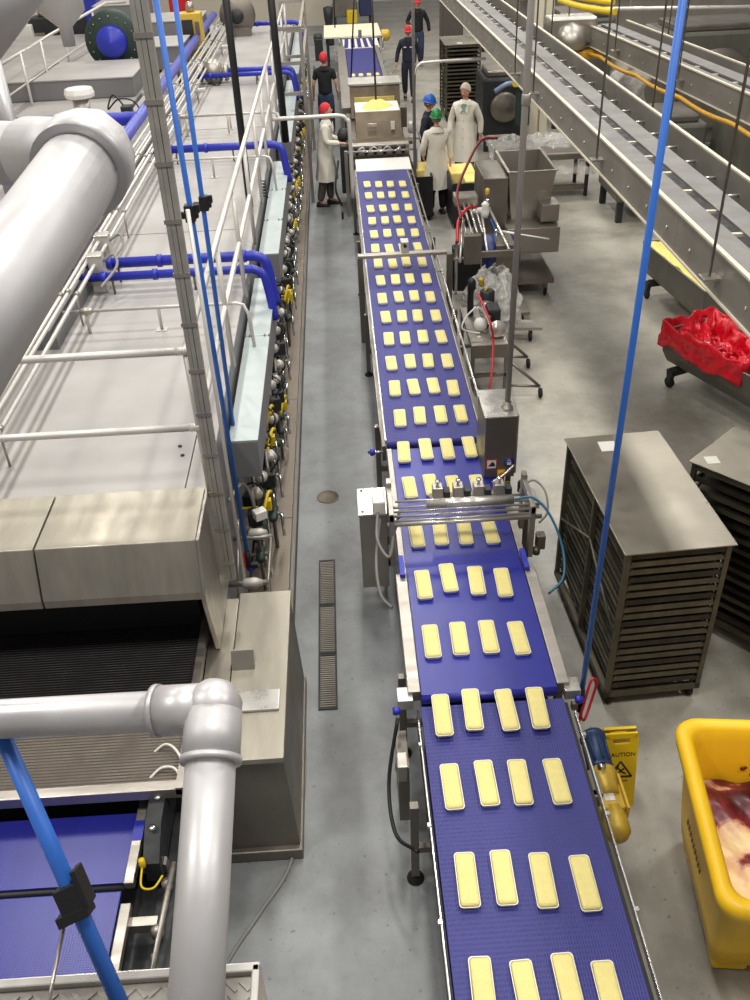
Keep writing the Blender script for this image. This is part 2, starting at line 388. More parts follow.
# discharge bed below the hood
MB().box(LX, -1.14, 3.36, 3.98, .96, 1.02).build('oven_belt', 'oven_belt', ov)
MB().box(LX, -1.14, 3.98, 5.0, .96, 1.012).build('shaded_oven_belt', slat_mat('oven_belt_in_shade', (40, 36, 38), 14), ov)  # same oven belt, hood shade painted in as darker colour; lit end stays lighter
MB().box(LX, -1.14, 4.7, 5.0, 1.02, 1.6).build('oven_mouth', 'black', ov)
MB().prism([(-1.14, 3.3, 1.0), (-1.14, 5.0, 1.0), (-1.14, 5.0, 1.06), (-1.14, 3.3, 1.06)], (.05, 0, 0)).build('side_guard', 'steel', ov)
MB().box(LX, -1.1, 3.30, 3.37, .97, 1.05, .006).build('end_bar', 'steel', ov)
MB().box(-1.09, -.915, 3.75, 5.0, .90, .975, .004).build('ledge_plate', 'steel_top', ov)
MB().box(LX, -1.12, 3.5, 5.0, .1, .94).build('discharge_frame', 'dark', ov)

# stainless cabinet by the hood
cb = empty('stainless_cabinet', (-.74, 4.3, 0), 'brushed stainless cabinet beside the oven hood, standing on the aisle floor', 'cabinet')
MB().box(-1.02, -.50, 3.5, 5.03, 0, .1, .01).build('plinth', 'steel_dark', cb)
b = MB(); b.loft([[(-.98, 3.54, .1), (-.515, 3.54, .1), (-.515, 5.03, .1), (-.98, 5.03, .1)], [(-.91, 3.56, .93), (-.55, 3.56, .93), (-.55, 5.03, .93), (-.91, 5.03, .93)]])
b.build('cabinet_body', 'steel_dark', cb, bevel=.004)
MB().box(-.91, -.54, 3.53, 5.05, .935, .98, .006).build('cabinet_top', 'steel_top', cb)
b = MB(); b.prism([(-.905, 4.27, .98), (-.905, 4.33, 1.10), (-.905, 4.345, 1.10), (-.905, 4.36, .98)], (.15, 0, 0)); b.build('latch_cover', 'steel', cb)
MB().box(-.88, -.58, 3.9, 4.07, .98, 1.0, .006).build('name_plate', 'steel_light', cb)

# burner boxes (pale covers)
for y0, y1, seams, lab in ((6.0, 9.37, (7.9,), 'nearest one, beside the hood'), (10.1, 14.06, (11.3, 12.6), 'second, behind first pipe bend'), (15.2, 20.3, (17.4,), 'third one, between two blue pipe bends'), (21.0, 27.2, (23.6,), 'farthest one, near the back wall')):
    k = empty('burner_cover', (-.87, (y0 + y1) / 2, 1.35), 'long pale sheet cover on oven side, ' + lab, 'cover box', 'pale covers along the oven side')
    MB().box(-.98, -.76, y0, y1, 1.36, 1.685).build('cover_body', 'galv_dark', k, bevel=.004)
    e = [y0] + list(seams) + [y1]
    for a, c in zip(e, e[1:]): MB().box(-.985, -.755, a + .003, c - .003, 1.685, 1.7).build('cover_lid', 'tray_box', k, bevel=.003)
    bb = MB()
    for s_ in seams:
        for q in (-.98, -.94, -.8, -.76): bb.box(q - .008, q + .008, s_ - .02, s_ + .02, 1.7, 1.71)
    bb.build('hinge', 'steel_dark', k)
    bb = MB()
    for q in range(int((y1 - y0) / .8) + 1): bb.box(-1.02, -.975, y0 + .1 + q * .8, y0 + .14 + q * .8, 1.4, 1.5)
    bb.build('bracket', 'steel_dark', k)

# burner valve clusters
def valve_unit():
    u = empty('gas_valve_cluster', (-.72, 0, .07), 'small dark green gas valve cluster with piping on the oven side sill', 'valve', 'gas valve clusters along the oven side')
    X = -.74
    MB().tube([(X, 0, .07), (X, 0, .5), (X, 0, 1.12)], .014, 8).tube([(-1.02, .0, .45), (X, 0, .45), (X + .05, 0, .45)], .016, 8).build('riser_pipe', 'steel_dark', u)
    MB().lathe((X, 0, .72), [(.02, 0), (.04, .02), (.045, .06), (.03, .1), (.045, .12), (.045, .16), (.02, .18)], 12).lathe((X + .0, 0, .45), [(.02, -.09), (.035, -.07), (.035, .07), (.02, .09)], 10, (0, 1, 0)).build('valve_body', 'darkgreen', u)
    MB().lathe((X + .02, .07, .98), [(.045, 0), (.05, .02), (.05, .05), (.02, .075), (.001, .08)], 14).build('regulator_cap', 'graybox', u)
    MB().box(X - .04, X + .06, -.13, -.05, .84, .97, .01).build('actuator', 'dark', u)
    MB().tube(bez([(X + .03, -.09, .97), (X + .09, -.05, 1.08), (X + .02, .05, 1.12), (X - .06, .12, 1.05)]), .007, 6).build('cable_loop', 'black', u)
    MB().tube([(X + .06, 0, .45), (X + .06, 0, .2)], .012, 6).tube([(X + .02, .1, .3), (X + .02, .1, .75)], .008, 6).build('drop_pipe', 'chrome', u)
    return u
proto = valve_unit(); vy = 6.15; i = 0
random.seed(3)
while vy < 26.5:
    u = proto if i == 0 else copy_tree(proto)
    u.location = (-.82 + random.uniform(-.06, .05), vy, .07); u.rotation_euler = (0, 0, random.uniform(-.3, .3)); kk = random.uniform(1.1, 1.35); u.scale = (kk, kk, random.uniform(.95, 1.1))
    vy += random.uniform(.27, .34); i += 1
b = None
random.seed(5)
for k in range(26):
    y = 6.1 + k * .78 + random.uniform(-.2, .2)
    X = -.78 + random.uniform(-.06, .06); z = random.uniform(.6, 1.15)
    o = MB().tube(bez([(X - .05, y - .12, z - .1), (X - .02, y - .03, z), (X, y + .05, z + .03), (X + .01, y + .14, z - .02)], 4), .015, 8).box(X - .02, X + .02, y - .03, y + .03, z - .1, z + .0, .005).tube([(-1.02, y, z - .08), (X, y, z - .08)], .012, 6).build('yellow_gas_hose', 'yellow')
    tag(o, 'short bright yellow gas hose with connector among the oven side valves', 'hose', 'yellow gas hoses on the oven side')
# near-end piping by the hood
o = empty('manual_valve', (-.9, 5.45, 1.05), 'grey pipe manifold with cream filters on the oven side just behind the cabinet', 'pipe manifold')
MB().tube([(-1.02, 5.25, .9), (-.72, 5.25, .9)], .022, 10).tube([(-1.02, 5.75, .95), (-.7, 5.75, .95)], .02, 10).tube([(-.72, 5.25, .3), (-.72, 5.25, .9), (-.72, 5.75, .95)], .012, 8).tube([(-1.0, 5.3, .5), (-.97, 5.8, 1.1)], .012, 8).build('manifold_pipe', 'steel', o)
MB().lathe((-.92, 5.25, .9), [(.02, 0), (.04, .02), (.045, .1), (.02, .16)], 14, (1, 0, 0)).lathe((-.9, 5.78, .97), [(.02, 0), (.04, .02), (.04, .1), (.02, .15)], 14, (1, 0, 0)).build('filter_body', 'graybox', o)
MB().box(-.86, -.76, 5.9, 5.98, 1.0, 1.08, .006, Matrix.Rotation(.5, 3, 'Z')).build('junction_box', 'white', o)
MB().lathe((-.86, 5.42, .9), [(.035, 0), (.04, .01), (.04, .03), (.03, .04)], 14, (0, 0, 1)).build('gauge', 'blue_pipe', o)
MB().tube(bez([(-1.0, 5.7, 1.35), (-.93, 6.0, 1.3), (-.88, 6.1, 1.1), (-.85, 6.05, .8)]), .014, 8).build('conduit_tube', 'cable', o)

# guardrail on the oven roof
gr = empty('roof_guardrail', (-.99, 8, 1.9), 'pale tubular guardrail standing on the oven roof edge, turning left over the hood', 'railing')
GX = -.99; 
for nm, z in (('top_rail', 2.95), ('mid_rail', 2.42)):
    rr = .024
    MB().tube([(GX, 5.0, z), (GX, 22, z)], rr, 12).lathe((GX, 5.0, z), [(.001, -.03), (.025, -.025), (.025, .04), (.02, .045)], 12, (0, 1, 0)).tube([(GX + .03, 5.0, z), (GX - .06, 5.0, z)], .026, 12).build(nm, 'white_pipe', gr)
    MB().tube([(GX, 5.0, z), (-3.3, 5.0, z)], rr, 12).build('end_' + nm, 'white_pipe', gr)
for y in (5.0, 6.9, 8.4, 9.9, 11.4, 12.9, 14.4, 16, 18, 20, 22):
    MB().tube([(GX, y, 1.89), (GX, y, 2.95)], .021, 10).build('post', 'white_pipe', gr)
# small coil hung on the mid rail
p = at(263, 188, x=-.97)
tag(MB().tube([Vector((p.x + .05 * math.cos(t), p.y + .03 * math.sin(t), p.z - .12 + t * .006)) for t in [k * .5 for k in range(70)]], .008, 6).build('cable_coil', 'black'), 'black coiled cable hanging on the oven roof guardrail', 'cable')

# gantry frame farther down
g = empty('access_frame', (-.8, 19, 0), 'grey square tube access frame bridging the far covers beside the oven', 'frame')
fx0, fx1 = -1.05, -.55
yg0, yg1 = 17.6, 21.5
for X in (fx1,):
    for y in (yg0, yg1): MB().box(X - .03, X + .03, y - .03, y + .03, 0, 3.0).build('upright', 'steel', g)
for y in (yg0, yg1):
    MB().box(fx0 - .03, fx0 + .03, y - .03, y + .03, 1.9, 3.0).build('upright', 'steel', g)
    for z in (1.95, 2.45, 3.0): MB().box(fx0, fx1, y - .025, y + .025, z - .03, z + .03).build('crossbar', 'steel', g)
for z in (2.45, 3.0): MB().box(fx1 - .025, fx1 + .025, yg0, yg1, z - .03, z + .03).build('side_rail', 'steel', g)

# blue pipes crossing the oven roof
for i, (y, z, n, lab) in enumerate([(8.95, 2.1, 2, 'nearest the hood'), (13.4, 2.1, 1, 'under the thin pale pipe'), (19.3, 2.1, 2, 'beside the grey valve block'), (25.6, 2.1, 1, 'farthest of them')]):
    for k in range(n):
        yy = y - k * .32; zz = z - k * .02
        o = empty('blue_gas_pipe', (-1.8, yy, zz), 'blue pipe crossing the oven roof, %s%s' % (lab, '' if n == 1 else (', far one of pair' if k == 0 else ', near one of pair')), 'pipe', 'blue pipes crossing the oven roof')
        r = .052 - .01 * k
        MB().tube([(-2.65, yy, zz), (-.98, yy, zz)] + bez([(-.92, yy, zz), (-.82, yy - .02, zz - .05), (-.78, yy - .05, zz - .2), (-.74, yy - .1, zz - .5)], 5), r, 14).build('pipe_run', 'blue_pipe', o)
        bb = MB()
        for q in (-1.05, -1.9, -2.4): bb.lathe((q, yy, zz), [(r, 0), (r + .012, .005), (r + .012, .05), (r, .055)], 14, (1, 0, 0))
        bb.build('coupling', 'blue_pipe', o)
        MB().tube([(-1.5, yy, 1.9), (-1.5, yy, zz)], .012, 8).tube([(-2.3, yy, 1.9), (-2.3, yy, zz)], .012, 8).build('stand', 'steel_dark', o)
# thin pale pipes crossing
for y, z, x0, x1, lab in ((7.7, 2.12, -2.55, -1.0, 'nearest one with a small valve'), (12.6, 2.15, -2.6, -1.0, 'beyond the third roof panel'), (15.0, 2.2, -2.6, -1.0, 'upper one of the middle pair'), (15.35, 2.12, -2.6, -1.0, 'lower one of the middle pair')):
    o = empty('air_pipe', ((x0 + x1) / 2, y, z), 'thin pale pipe crossing the oven roof, ' + lab, 'pipe', 'thin pale pipes crossing the oven roof')
    MB().tube([(x0, y, z), (x1, y, z)] + [(x1 + .06, y, z - .02), (x1 + .1, y - .02, z - .1), (x1 + .12, y - .03, z - .45)], .016, 10).build('pipe_run', 'white_pipe', o)
    MB().lathe((x0 + .15, y, z), [(.016, 0), (.03, .02), (.035, .06), (.03, .1), (.016, .12)], 12, (1, 0, 0)).build('valve_body', 'steel', o)
    MB().box(-1.75, -1.65, y - .04, y + .04, 1.9, 1.91).tube([(-1.7, y, 1.9), (-1.7, y, z)], .014, 8).tube([(-2.35, y, 1.9), (-2.35, y, z)], .014, 8).build('stand', 'graybox', o)
# bundle of long pipes
for k in range(6):
    X = -2.46 - .075 * k; z = 2.18 + .03 * (k % 2)
    o = empty('long_conduit', (X, 14, z), 'long thin pale conduit running along the oven roof, %s' % ['nearest the aisle', 'second from the aisle', 'third from the aisle', 'fourth from the aisle', 'fifth from the aisle', 'farthest from the aisle'][k], 'conduit', 'long conduits on the oven roof')
    MB().tube([(X, 4.2, z), (X, 27, z)], .018, 8).build('conduit_run', 'white_pipe', o)
    b = MB()
    for q in range(9):
        y = 5.5 + q * 2.4; b.tube([(X, y, z + .012), (X, y + .05, z + .012)], .026, 8)
        if k in (0, 5): b.tube([(X, y, 1.9), (X, y, z)], .01, 6)
    b.build('coupling', 'steel', o)
o = empty('gas_main', (-3.02, 14, 2.25), 'thick blue gas main running along the oven roof behind the conduits', 'pipe')
MB().tube([(-3.02, 7, 2.25), (-3.02, 26.5, 2.25)], .085, 16).build('pipe_run', mat('periwinkle_pipe', (86, 92, 180), .4), o)
b = MB()
for q in (8, 13, 19.3, 25): b.tube([(-3.02, q, 1.9), (-3.02, q, 2.25)], .03, 8)
b.build('stand', 'steel_dark', o)
MB().tube([(-5.0, 14.8, 2.25), (-3.02, 14.8, 2.25)], .1, 16).build('branch_pipe', 'blue_pipe', o)
# supports / white stub tubes
for y, lab in ((17.8, 'near one'), (20.6, 'middle one'), (22.6, 'far one')):
    tag(MB().tube([(-3.5, y, 2.05), (-2.35, y, 2.05)], .04, 10).tube([(-3.2, y, 1.9), (-3.2, y, 2.05)], .02, 8).tube([(-2.5, y, 1.9), (-2.5, y, 2.05)], .02, 8).build('support_tube', 'white_pipe'), 'short white support tube under the long conduits on the oven roof, ' + lab, 'tube', 'white support tubes on the oven roof')
# roof junction boxes on the conduits
def jbox(x, y, z, lab):
    o = empty('conduit_junction_box', (x, y, z), lab, 'junction box')
    MB().box(x - .07, x + .07, y - .07, y + .07, 1.9, z + .06, .01).build('box_body', 'graybox', o)
    MB().box(x - .075, x + .075, y - .075, y + .075, z + .06, z + .075, .005).build('box_lid', 'steel_light', o)
    MB().tube(bez([(x + .07, y, z), (x + .18, y, z + .06), (x + .22, y - .12, z - .02), (x + .1, y - .4, z - .12)]), .014, 8).build('flex_conduit', 'cable', o)
jbox(-2.5, 9.35, 2.2, 'grey junction box with lid on the roof beside the nearest blue pipes, far one')
jbox(-2.45, 8.75, 2.2, 'grey junction box with lid on the roof beside the nearest blue pipes, near one')
o = empty('valve_block', (-2.35, 19.2, 1.9), 'large grey valve body joining two blue pipes on the oven roof', 'valve')
MB().lathe((-2.35, 19.3, 1.9), [(.1, 0), (.17, .04), (.2, .2), (.16, .38), (.06, .42), (.001, .42)], 18).lathe((-2.35, 19.3, 2.08), [(.12, -.3), (.16, -.27), (.16, -.22), (.1, -.2), (.1, .2), (.16, .22), (.16, .27), (.12, .3)], 16, (1, 0, 0)).build('valve_body', 'steel', o)
MB().tube([Vector((-2.28 + .1 * math.cos(t), 18.98, 2.0 + .1 * math.sin(t))) for t in [k * PI / 8 for k in range(17)]], .014, 6).tube([(-2.28, 19.15, 2.0), (-2.28, 18.98, 2.0)], .014, 6).build('handwheel', 'dark', o)
o = empty('fan_housing', (-2.3, 25.2, 1.9), 'round grey fan housing at the far end of the oven roof', 'fan')
MB().lathe((-2.3, 25.4, 2.35), [(.1, 0), (.42, .02), (.44, .08), (.44, .22), (.4, .26), (.001, .27)], 24, (0, -1, 0)).box(-2.6, -2.0, 25.1, 25.45, 1.9, 2.1).build('housing', 'steel_dark', o)
MB().lathe((-2.3, 25.12, 2.35), [(.16, 0), (.16, .14), (.02, .16)], 18, (0, -1, 0)).build('motor', 'dark', o)
# dark low box on roof
y0_, y1_ = 7.25, 9.2
tag(MB().box(-2.78, -2.56, 7.4, 8.9, 1.9, 2.08, .004).build('duct_box', 'galv_dark'), 'low dark grey sheet duct lying on the oven roof below the junction boxes', 'duct')

# ------------------------------------------------ left clutter: ducts, blower
def ductbox(x0, x1, y0, y1, z0, z1, lab):
    o = empty('roof_duct', ((x0 + x1) / 2, (y0 + y1) / 2, z0), lab, 'duct')
    MB().box(x0, x1, y0, y1, z0, z1 - .02).build('duct_body', 'galv_dark', o)
    MB().box(x0 - .02, x1 + .02, y0 - .02, y1 + .02, z1 - .02, z1).build('duct_lid', 'galv', o)
    return o
MB_base = empty('side_oven', (-6, 16, 0), 'second sheet metal oven body left of the long conduits', 'oven')
MB().box(-8.2, -3.7, 5.0, 27, 0, 1.86).build('oven_body', 'galv_dark', MB_base)
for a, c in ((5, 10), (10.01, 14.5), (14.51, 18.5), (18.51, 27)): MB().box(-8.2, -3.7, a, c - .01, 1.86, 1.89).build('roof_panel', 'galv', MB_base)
ductbox(-6.4, -3.75, 18.4, 20.3, 1.9, 2.24, 'grey raised roof duct in front of the dark green blower')
ductbox(-5.6, -4.1, 20.4, 25.2, 1.9, 2.12, 'low grey roof deck under the dark green blower')
ductbox(-5.8, -4.6, 25.3, 26.8, 1.9, 2.7, 'grey box duct behind the blower at the left')
ductbox(-4.0, -3.15, 21.0, 22.4, 1.9, 2.35, 'grey roof duct right of the blower, near one')
ductbox(-4.5, -3.1, 24.0, 25.6, 1.9, 2.45, 'grey roof duct right of the blower, far one')
ductbox(-4.4, -3.4, 12.2, 13.4, 1.9, 2.12, 'low grey roof duct right behind the tall post')
bl = empty('blower', (-4.45, 20.8, 2.12), 'dark green centrifugal blower with a round blue motor on the oven roof', 'blower')
c = at(113, 41, y=20.6)
MB().lathe((c.x, c.y + .3, c.z), [(.3, 0), (.52, .01), (.56, .05), (.56, .3), (.52, .34), (.001, .35)], 36, (0, -1, 0)).box(c.x - .05, c.x + .5, c.y + .0, c.y + .3, 2.12, c.z - .2).build('fan_casing', 'darkgreen', bl)
MB().lathe((c.x, c.y - .05, c.z), [(.3, 0), (.3, .14), (.26, .2), (.03, .22), (.001, .24)], 28, (0, -1, 0)).build('motor', 'blue_pipe', bl)
b = MB()
for k in range(16): b.lathe((c.x + .45 * math.cos(k * PI / 8), c.y - .05, c.z + .45 * math.sin(k * PI / 8)), [(.014, 0), (.014, .02), (.001, .021)], 8, (0, -1, 0))
b.build('bolts', 'steel', bl)
p = at(80, 97, y=14.5)
o = empty('vent_cap', (p.x, p.y, 1.89), 'white octagonal rain cap on a short vent pipe on the left oven roof', 'vent')
MB().lathe((p.x, p.y, 1.89), [(.12, 0), (.12, p.z - 1.89), (.001, p.z - 1.89 + .01)], 16).build('vent_pipe', 'steel', o)
MB().lathe((p.x, p.y, p.z), [(.21, 0), (.22, .05), (.2, .12), (.001, .15)], 10, smooth=False).build('cap', 'white', o)
# left cable tangle
p = at(128, 118, z=1.95)
o = empty('cable_tangle', (p.x, p.y, 1.9), 'dark small motor with looping cables on the left oven roof', 'motor')
MB().box(p.x - .08, p.x + .1, p.y - .1, p.y + .1, 1.9, 2.15, .02).build('motor', 'dark', o)
MB().tube(bez([(p.x, p.y, 2.1), (p.x - .2, p.y + .1, 2.3), (p.x - .3, p.y, 2.1), (p.x - .1, p.y, 2.25), (p.x + .15, p.y, 2.2), (p.x + .3, p.y - .1, 1.95)]), .014, 6).build('cables', 'black', o)
# left gangway handrail rising
o = empty('stair_handrail', (-8, 22, 2), 'pale tubular handrail rising along the far left gangway', 'railing')
hp = [at(0, 65, y=17), at(48, 36, y=20), at(105, 3, y=24), at(125, 2, y=25)]
MB().tube(hp, .03, 8).build('top_rail', 'white_pipe', o)
b = []
for (a, c_, yy, dz) in ((40, 41, 19.3, 1), (62, 28, 21, 1), (92, 11, 23.2, 1), (20, 53, 18, 1)):
    q = at(a, c_, y=yy); MB().tube([q, (q.x, q.y, q.z - 1.1)], .025, 8).build('post', 'white_pipe', o)
MB().tube([Vector(q) - Vector((0, 0, .5)) for q in hp[:3]], .02, 8).build('mid_rail', 'white_pipe', o)
# left background machine clutter
def clutter_machine(name, x0, x1, y0, y1, z0, z1, m, lab, cat, extra='dark'):
    o = empty(name, ((x0 + x1) / 2, (y0 + y1) / 2, z0), lab, cat)
    MB().box(x0, x1, y0, y1, z0, z1, .02).build('housing', m, o)
    MB().box(x0 + .08 * (x1 - x0), x1 - .4 * (x1 - x0), y0 - .03, y0, z0 + .2 * (z1 - z0), z1 - .15 * (z1 - z0), .005).build('door_panel', extra, o)
    MB().box(x1 - .3 * (x1 - x0), x1 - .1 * (x1 - x0), y0 - .04, y0, z0 + .5 * (z1 - z0), z1 - .2 * (z1 - z0), .005).build('control_panel', 'steel_dark', o)
    MB().lathe(((x0 + x1) / 2, (y0 + y1) / 2, z1), [(.2 * (x1 - x0), 0), (.2 * (x1 - x0), .12), (.14 * (x1 - x0), .2), (.001, .21)], 16).build('top_fitting', 'steel', o)
    return o
def hp_box(px0, px1, pyt, pyb, y, d, zb=None):
    a = at(px0, pyb, y=y); c_ = at(px1, pyt, y=y); return a.x, c_.x, y, y + d, (a.z if zb is None else zb), c_.z
x0, x1, y0, y1, z0, z1 = hp_box(70, 94, -6, 32, 27.2, 1.0); clutter_machine('blue_machine', x0, x1, y0, y1, 0, z1, 'blue_pipe', 'blue machine cabinet beyond the left oven roof', 'machine')
x0, x1, y0, y1, z0, z1 = hp_box(16, 30, 25, 70, 27.2, .8); clutter_machine('white_cabinet', x0, x1, y0, y1, 0, z1, 'white', 'white upright cabinet at the far left behind the handrail', 'cabinet', 'graybox')
x0, x1, y0, y1, z0, z1 = hp_box(32, 52, 18, 66, 27.4, .8); clutter_machine('dark_pump_skid', x0 + .15, x1, y0, y1, 0, z1, 'dark', 'dark pump skid behind the handrail at the far left', 'machine', 'steel')
x0, x1, y0, y1, z0, z1 = hp_box(181, 199, 8, 30, 22.6, .5); z1 = 2.75; clutter_machine('yellow_burner_motor', x0, x1, 22.6, 23.0, 1.9, z1, 'motor_yellow', 'ochre burner motor on the far oven roof between ducts', 'motor')
x0, x1, y0, y1, z0, z1 = hp_box(160, 180, 2, 12, 26.0, .5); clutter_machine('red_gauge_panel', x0, x1, 27.6, 28.0, 0, z1, 'red', 'dark red gauge panel at the far end of the left oven', 'panel')
# vertical duct funnel top left
p = at(60, 0, y=15)
o = empty('hanging_funnel', (p.x, p.y, p.z), 'galvanised funnel shaped duct coming down over the left gangway', 'duct')
MB().lathe((p.x, p.y, p.z - .35), [(.09, -.25), (.1, 0), (.32, .2), (.32, 1.2), (.001, 1.2)], 24).build('funnel', 'galv', o)

# ================================================================== lower left: blue infeed belt
ic = empty('infeed_conveyor', (-2.3, 2.8, 0), 'wide dark blue conveyor belt at the lower left under the oven belt', 'conveyor')
zB = .80; XR = -.31 * (H - zB)
def slab(x0, x1, y0, y1, z, m, name, parent, th=.02, bevel=0): return MB().box(x0, x1, y0, y1, z - th, z).build(name, m, parent, bevel=bevel)
slab(LX, XR, 2.88, 3.32, zB + .03, 'belt_smooth', 'belt', ic, .03)
slab(LX, XR - .02, 1.4, 2.86, zB, 'belt_smooth', 'belt', ic, .03)
MB().tube([(LX, 2.87, zB), (XR, 2.87, zB)], .02, 10).build('belt_edge_roller', 'black', ic)
MB().box(XR, XR + .055, 2.86, 3.42, zB + .0, zB + .055, .004).build('side_guard', 'steel', ic)
MB().box(XR - .0, XR + .055, 1.9, 2.76, zB - .02, zB + .03, .004).build('side_guard', 'steel', ic)
MB().box(XR, XR + .058, 3.12, 3.25, zB + .055, zB + .057).build('blue_tape', 'blue_pipe', ic)
MB().box(LX, XR + .25, 1.6, 3.3, .25, .62, .01).build('conveyor_frame', 'dark', ic)
for y in (2.0, 2.35, 2.65, 3.0): MB().box(XR + .05, XR + .2, y, y + .05, .72, .79).build('cross_bracket', 'steel', ic)
for x in (-3.3, -1.3):
    for y in (1.7, 3.2): MB().box(x - .03, x + .03, y - .03, y + .03, 0, .3).build('leg', 'steel_dark', ic)
dr = empty('drive_unit', (-1.15, 3.0, .6), 'dark bolted chain drive with small fittings right of the lower left belt', 'drive unit')
MB().prism([(-1.17, 2.95, .72), (-1.17, 3.6, .72), (-1.17, 3.6, .98), (-1.17, 3.15, .98), (-1.17, 2.95, .88)], (.09, 0, 0)).box(-1.08, -.99, 2.0, 3.4, .62, .7).build('drive_housing', 'dark', dr)
b = MB()
for y, z in ((3.1, .99), (3.3, .99), (3.45, .99), (3.3, .92)): b.lathe((-1.12, y, z - .01), [(.012, 0), (.02, .005), (.02, .018), (.001, .02)], 8)
b.build('bolts', 'chrome', dr)
MB().tube([(-1.08, 2.2, .72), (-1.04, 2.6, .8), (-1.02, 3.0, .8)], .016, 8).lathe((-1.06, 2.62, .74), [(.02, 0), (.035, .01), (.035, .05), (.02, .07), (.001, .075)], 14).lathe((-1.05, 2.9, .72), [(.02, 0), (.03, .01), (.03, .06), (.001, .07)], 12).tube(bez([(-1.06, 1.9, .6), (-1.0, 2.1, .75), (-1.05, 2.3, .7), (-1.06, 2.5, .78)]), .014, 8).build('air_fitting', 'steel', dr)
MB().tube(bez([(-1.2, 3.6, 1.0), (-1.1, 3.62, 1.06), (-1.0, 3.5, 1.06), (-.95, 3.3, .9)]), .008, 8).tube(bez([(-1.2, 3.4, 1.0), (-1.1, 3.46, 1.05), (-1.0, 3.4, 1.03), (-.95, 3.1, .85)]), .008, 8).build('white_hose', 'white', dr)
MB().lathe((-1.17, 2.95, .86), [(.016, 0), (.018, .01), (.018, .06), (.001, .065)], 10).tube(bez([(-1.17, 2.93, .88), (-1.16, 2.83, .86), (-1.1, 2.83, .84), (-1.06, 2.9, .84)]), .006, 6).build('sensor', 'yellow', dr)
for x in (-1.12,):
    for y in (2.05, 3.35): MB().box(x - .03, x + .03, y - .03, y + .03, 0, .65).build('leg', 'steel_dark', dr)

for ch_ in dr.children: ch_.location.x -= .13

# grey cable on the aisle
pts = [at(*q, .012) for q in ((296, 700), (303, 730), (305, 762), (303, 800), (290, 865), (262, 910), (238, 945), (222, 972), (200, 1010))]
tag(MB().tube(bez(pts), .011, 8).build('floor_cable', 'cable'), 'grey cable curving over the aisle floor in front of the stainless cabinet', 'cable')

# ================================================================== MAIN CONVEYORS
BX0, BX1 = .28, 1.235
def legs(parent, ys, zt, foot=True, xs=(.215, 1.30)):
    for y in ys:
        for x in xs:
            l = MB().box(x - .025, x + .025, y - .025, y + .025, .06, zt).build('leg', 'steel_dark', parent)
            MB().lathe((x, y, 0), [(.055, 0), (.055, .015), (.02, .03), (.014, .08), (.001, .085)], 14).build('foot', 'rubber', l)
        MB().box(xs[0], xs[1], y - .02, y + .02, .3, .35).build('crossbar', 'steel_dark', parent)
def beltpart(parent, prof, m, x0=BX0, x1=BX1, th=.03):
    """prof: list of (y,z) along the top of the belt"""
    top = [(y, z) for y, z in prof]; bot = [(y, z - th) for y, z in reversed(prof)]
    a = [(x0, y, z) for y, z in top + bot]
    return MB().prism(a, (x1 - x0, 0, 0)).build('belt', m, parent)
def guide_rail(parent, x, y0, y1, z, r=.008, post_z=None, step=.9, m='steel_light'):
    MB().tube([(x, y0, z), (x, y1, z)], r, 8).build('guide_rail', m, parent)
# far conveyor A
A = empty('conveyor', (.76, 11.5, 0), 'far blue modular belt conveyor carrying short looking pastry rows towards the roller bridge', 'conveyor')
beltpart(A, [(7.0, .96), (7.03, .98), (15.95, .98)], 'belt_rib', .28, 1.14)
MB().tube([(.28, 7.03, .945), (1.14, 7.03, .945)], .034, 14).build('end_roller', 'belt_rib', A)
MB().box(.235, .27, 7.0, 16.1, .80, .955).build('side_frame', 'steel_dark', A); MB().box(1.155, 1.19, 7.0, 16.1, .80, .955).build('side_frame', 'steel_dark', A)
for x in (.27, 1.15): MB().box(x - .005, x + .005, 7.05, 16, .95, .99).build('edge_strip', 'steel_light', A)
for x, z in ((1.235, .97), (1.25, .88), (.235, .93)): guide_rail(A, x, 7.3, 16.0, z, .008)
b = MB()
for k in range(12):
    y = 7.5 + k * .75; b.box(1.19, 1.25, y - .008, y + .008, .93, .945)
b.build('rail_brackets', 'steel_light', A)
MB().box(.3, 1.12, 7.1, 16, .7, .76).build('belt_return', 'belt_rib', A)
legs(A, (7.6, 10.27, 12.88, 15.6), .82)
# cross beam with sensor over A
cbm = empty('sensor_beam', (.76, 11.3, 1.2), 'stainless beam crossing over the far belt with a small sensor box on it', 'beam')
MB().box(.16, 1.30, 11.2, 11.3, 1.17, 1.21, .004).build('beam', 'steel', cbm)
for x in (.19, 1.34): MB().box(x - .035, x + .035, 11.21, 11.29, .0, 1.17).build('post', 'steel_dark', cbm)
MB().box(.72, .82, 11.26, 11.42, 1.21, 1.34, .006).build('sensor_box', 'steel_light', cbm)
MB().lathe((.77, 11.24, 1.30), [(.022, 0), (.022, .02), (.001, .021)], 12, (0, -1, 0)).build('lens', 'lens', cbm)
# middle conveyor B
B = empty('conveyor', (.76, 5.5, 0), 'middle blue smooth belt conveyor passing under the roller bridge', 'conveyor')
beltpart(B, [(3.93, .95), (3.96, .975), (5.14, .965), (5.26, .945), (6.95, .945)], 'belt_smooth', .32, 1.185)
MB().tube([(.32, 3.96, .94), (1.185, 3.96, .94)], .035, 14).build('end_roller', 'belt_smooth', B)
MB().box(.235, .315, 3.98, 5.15, .90, .985, .004).build('side_guard', 'steel', B); MB().box(1.19, 1.27, 3.98, 5.15, .90, .985, .004).build('side_guard', 'steel', B)
MB().box(.275, .315, 5.15, 6.95, .80, .955).build('side_frame', 'steel', B); MB().box(1.19, 1.235, 5.15, 6.95, .80, .955).build('side_frame', 'steel', B)
for x in (.285, 1.205): MB().box(x - .02, x + .02, 5.1, 5.33, .985, 1.02, .004).build('guide_block', 'blue_pipe', B)
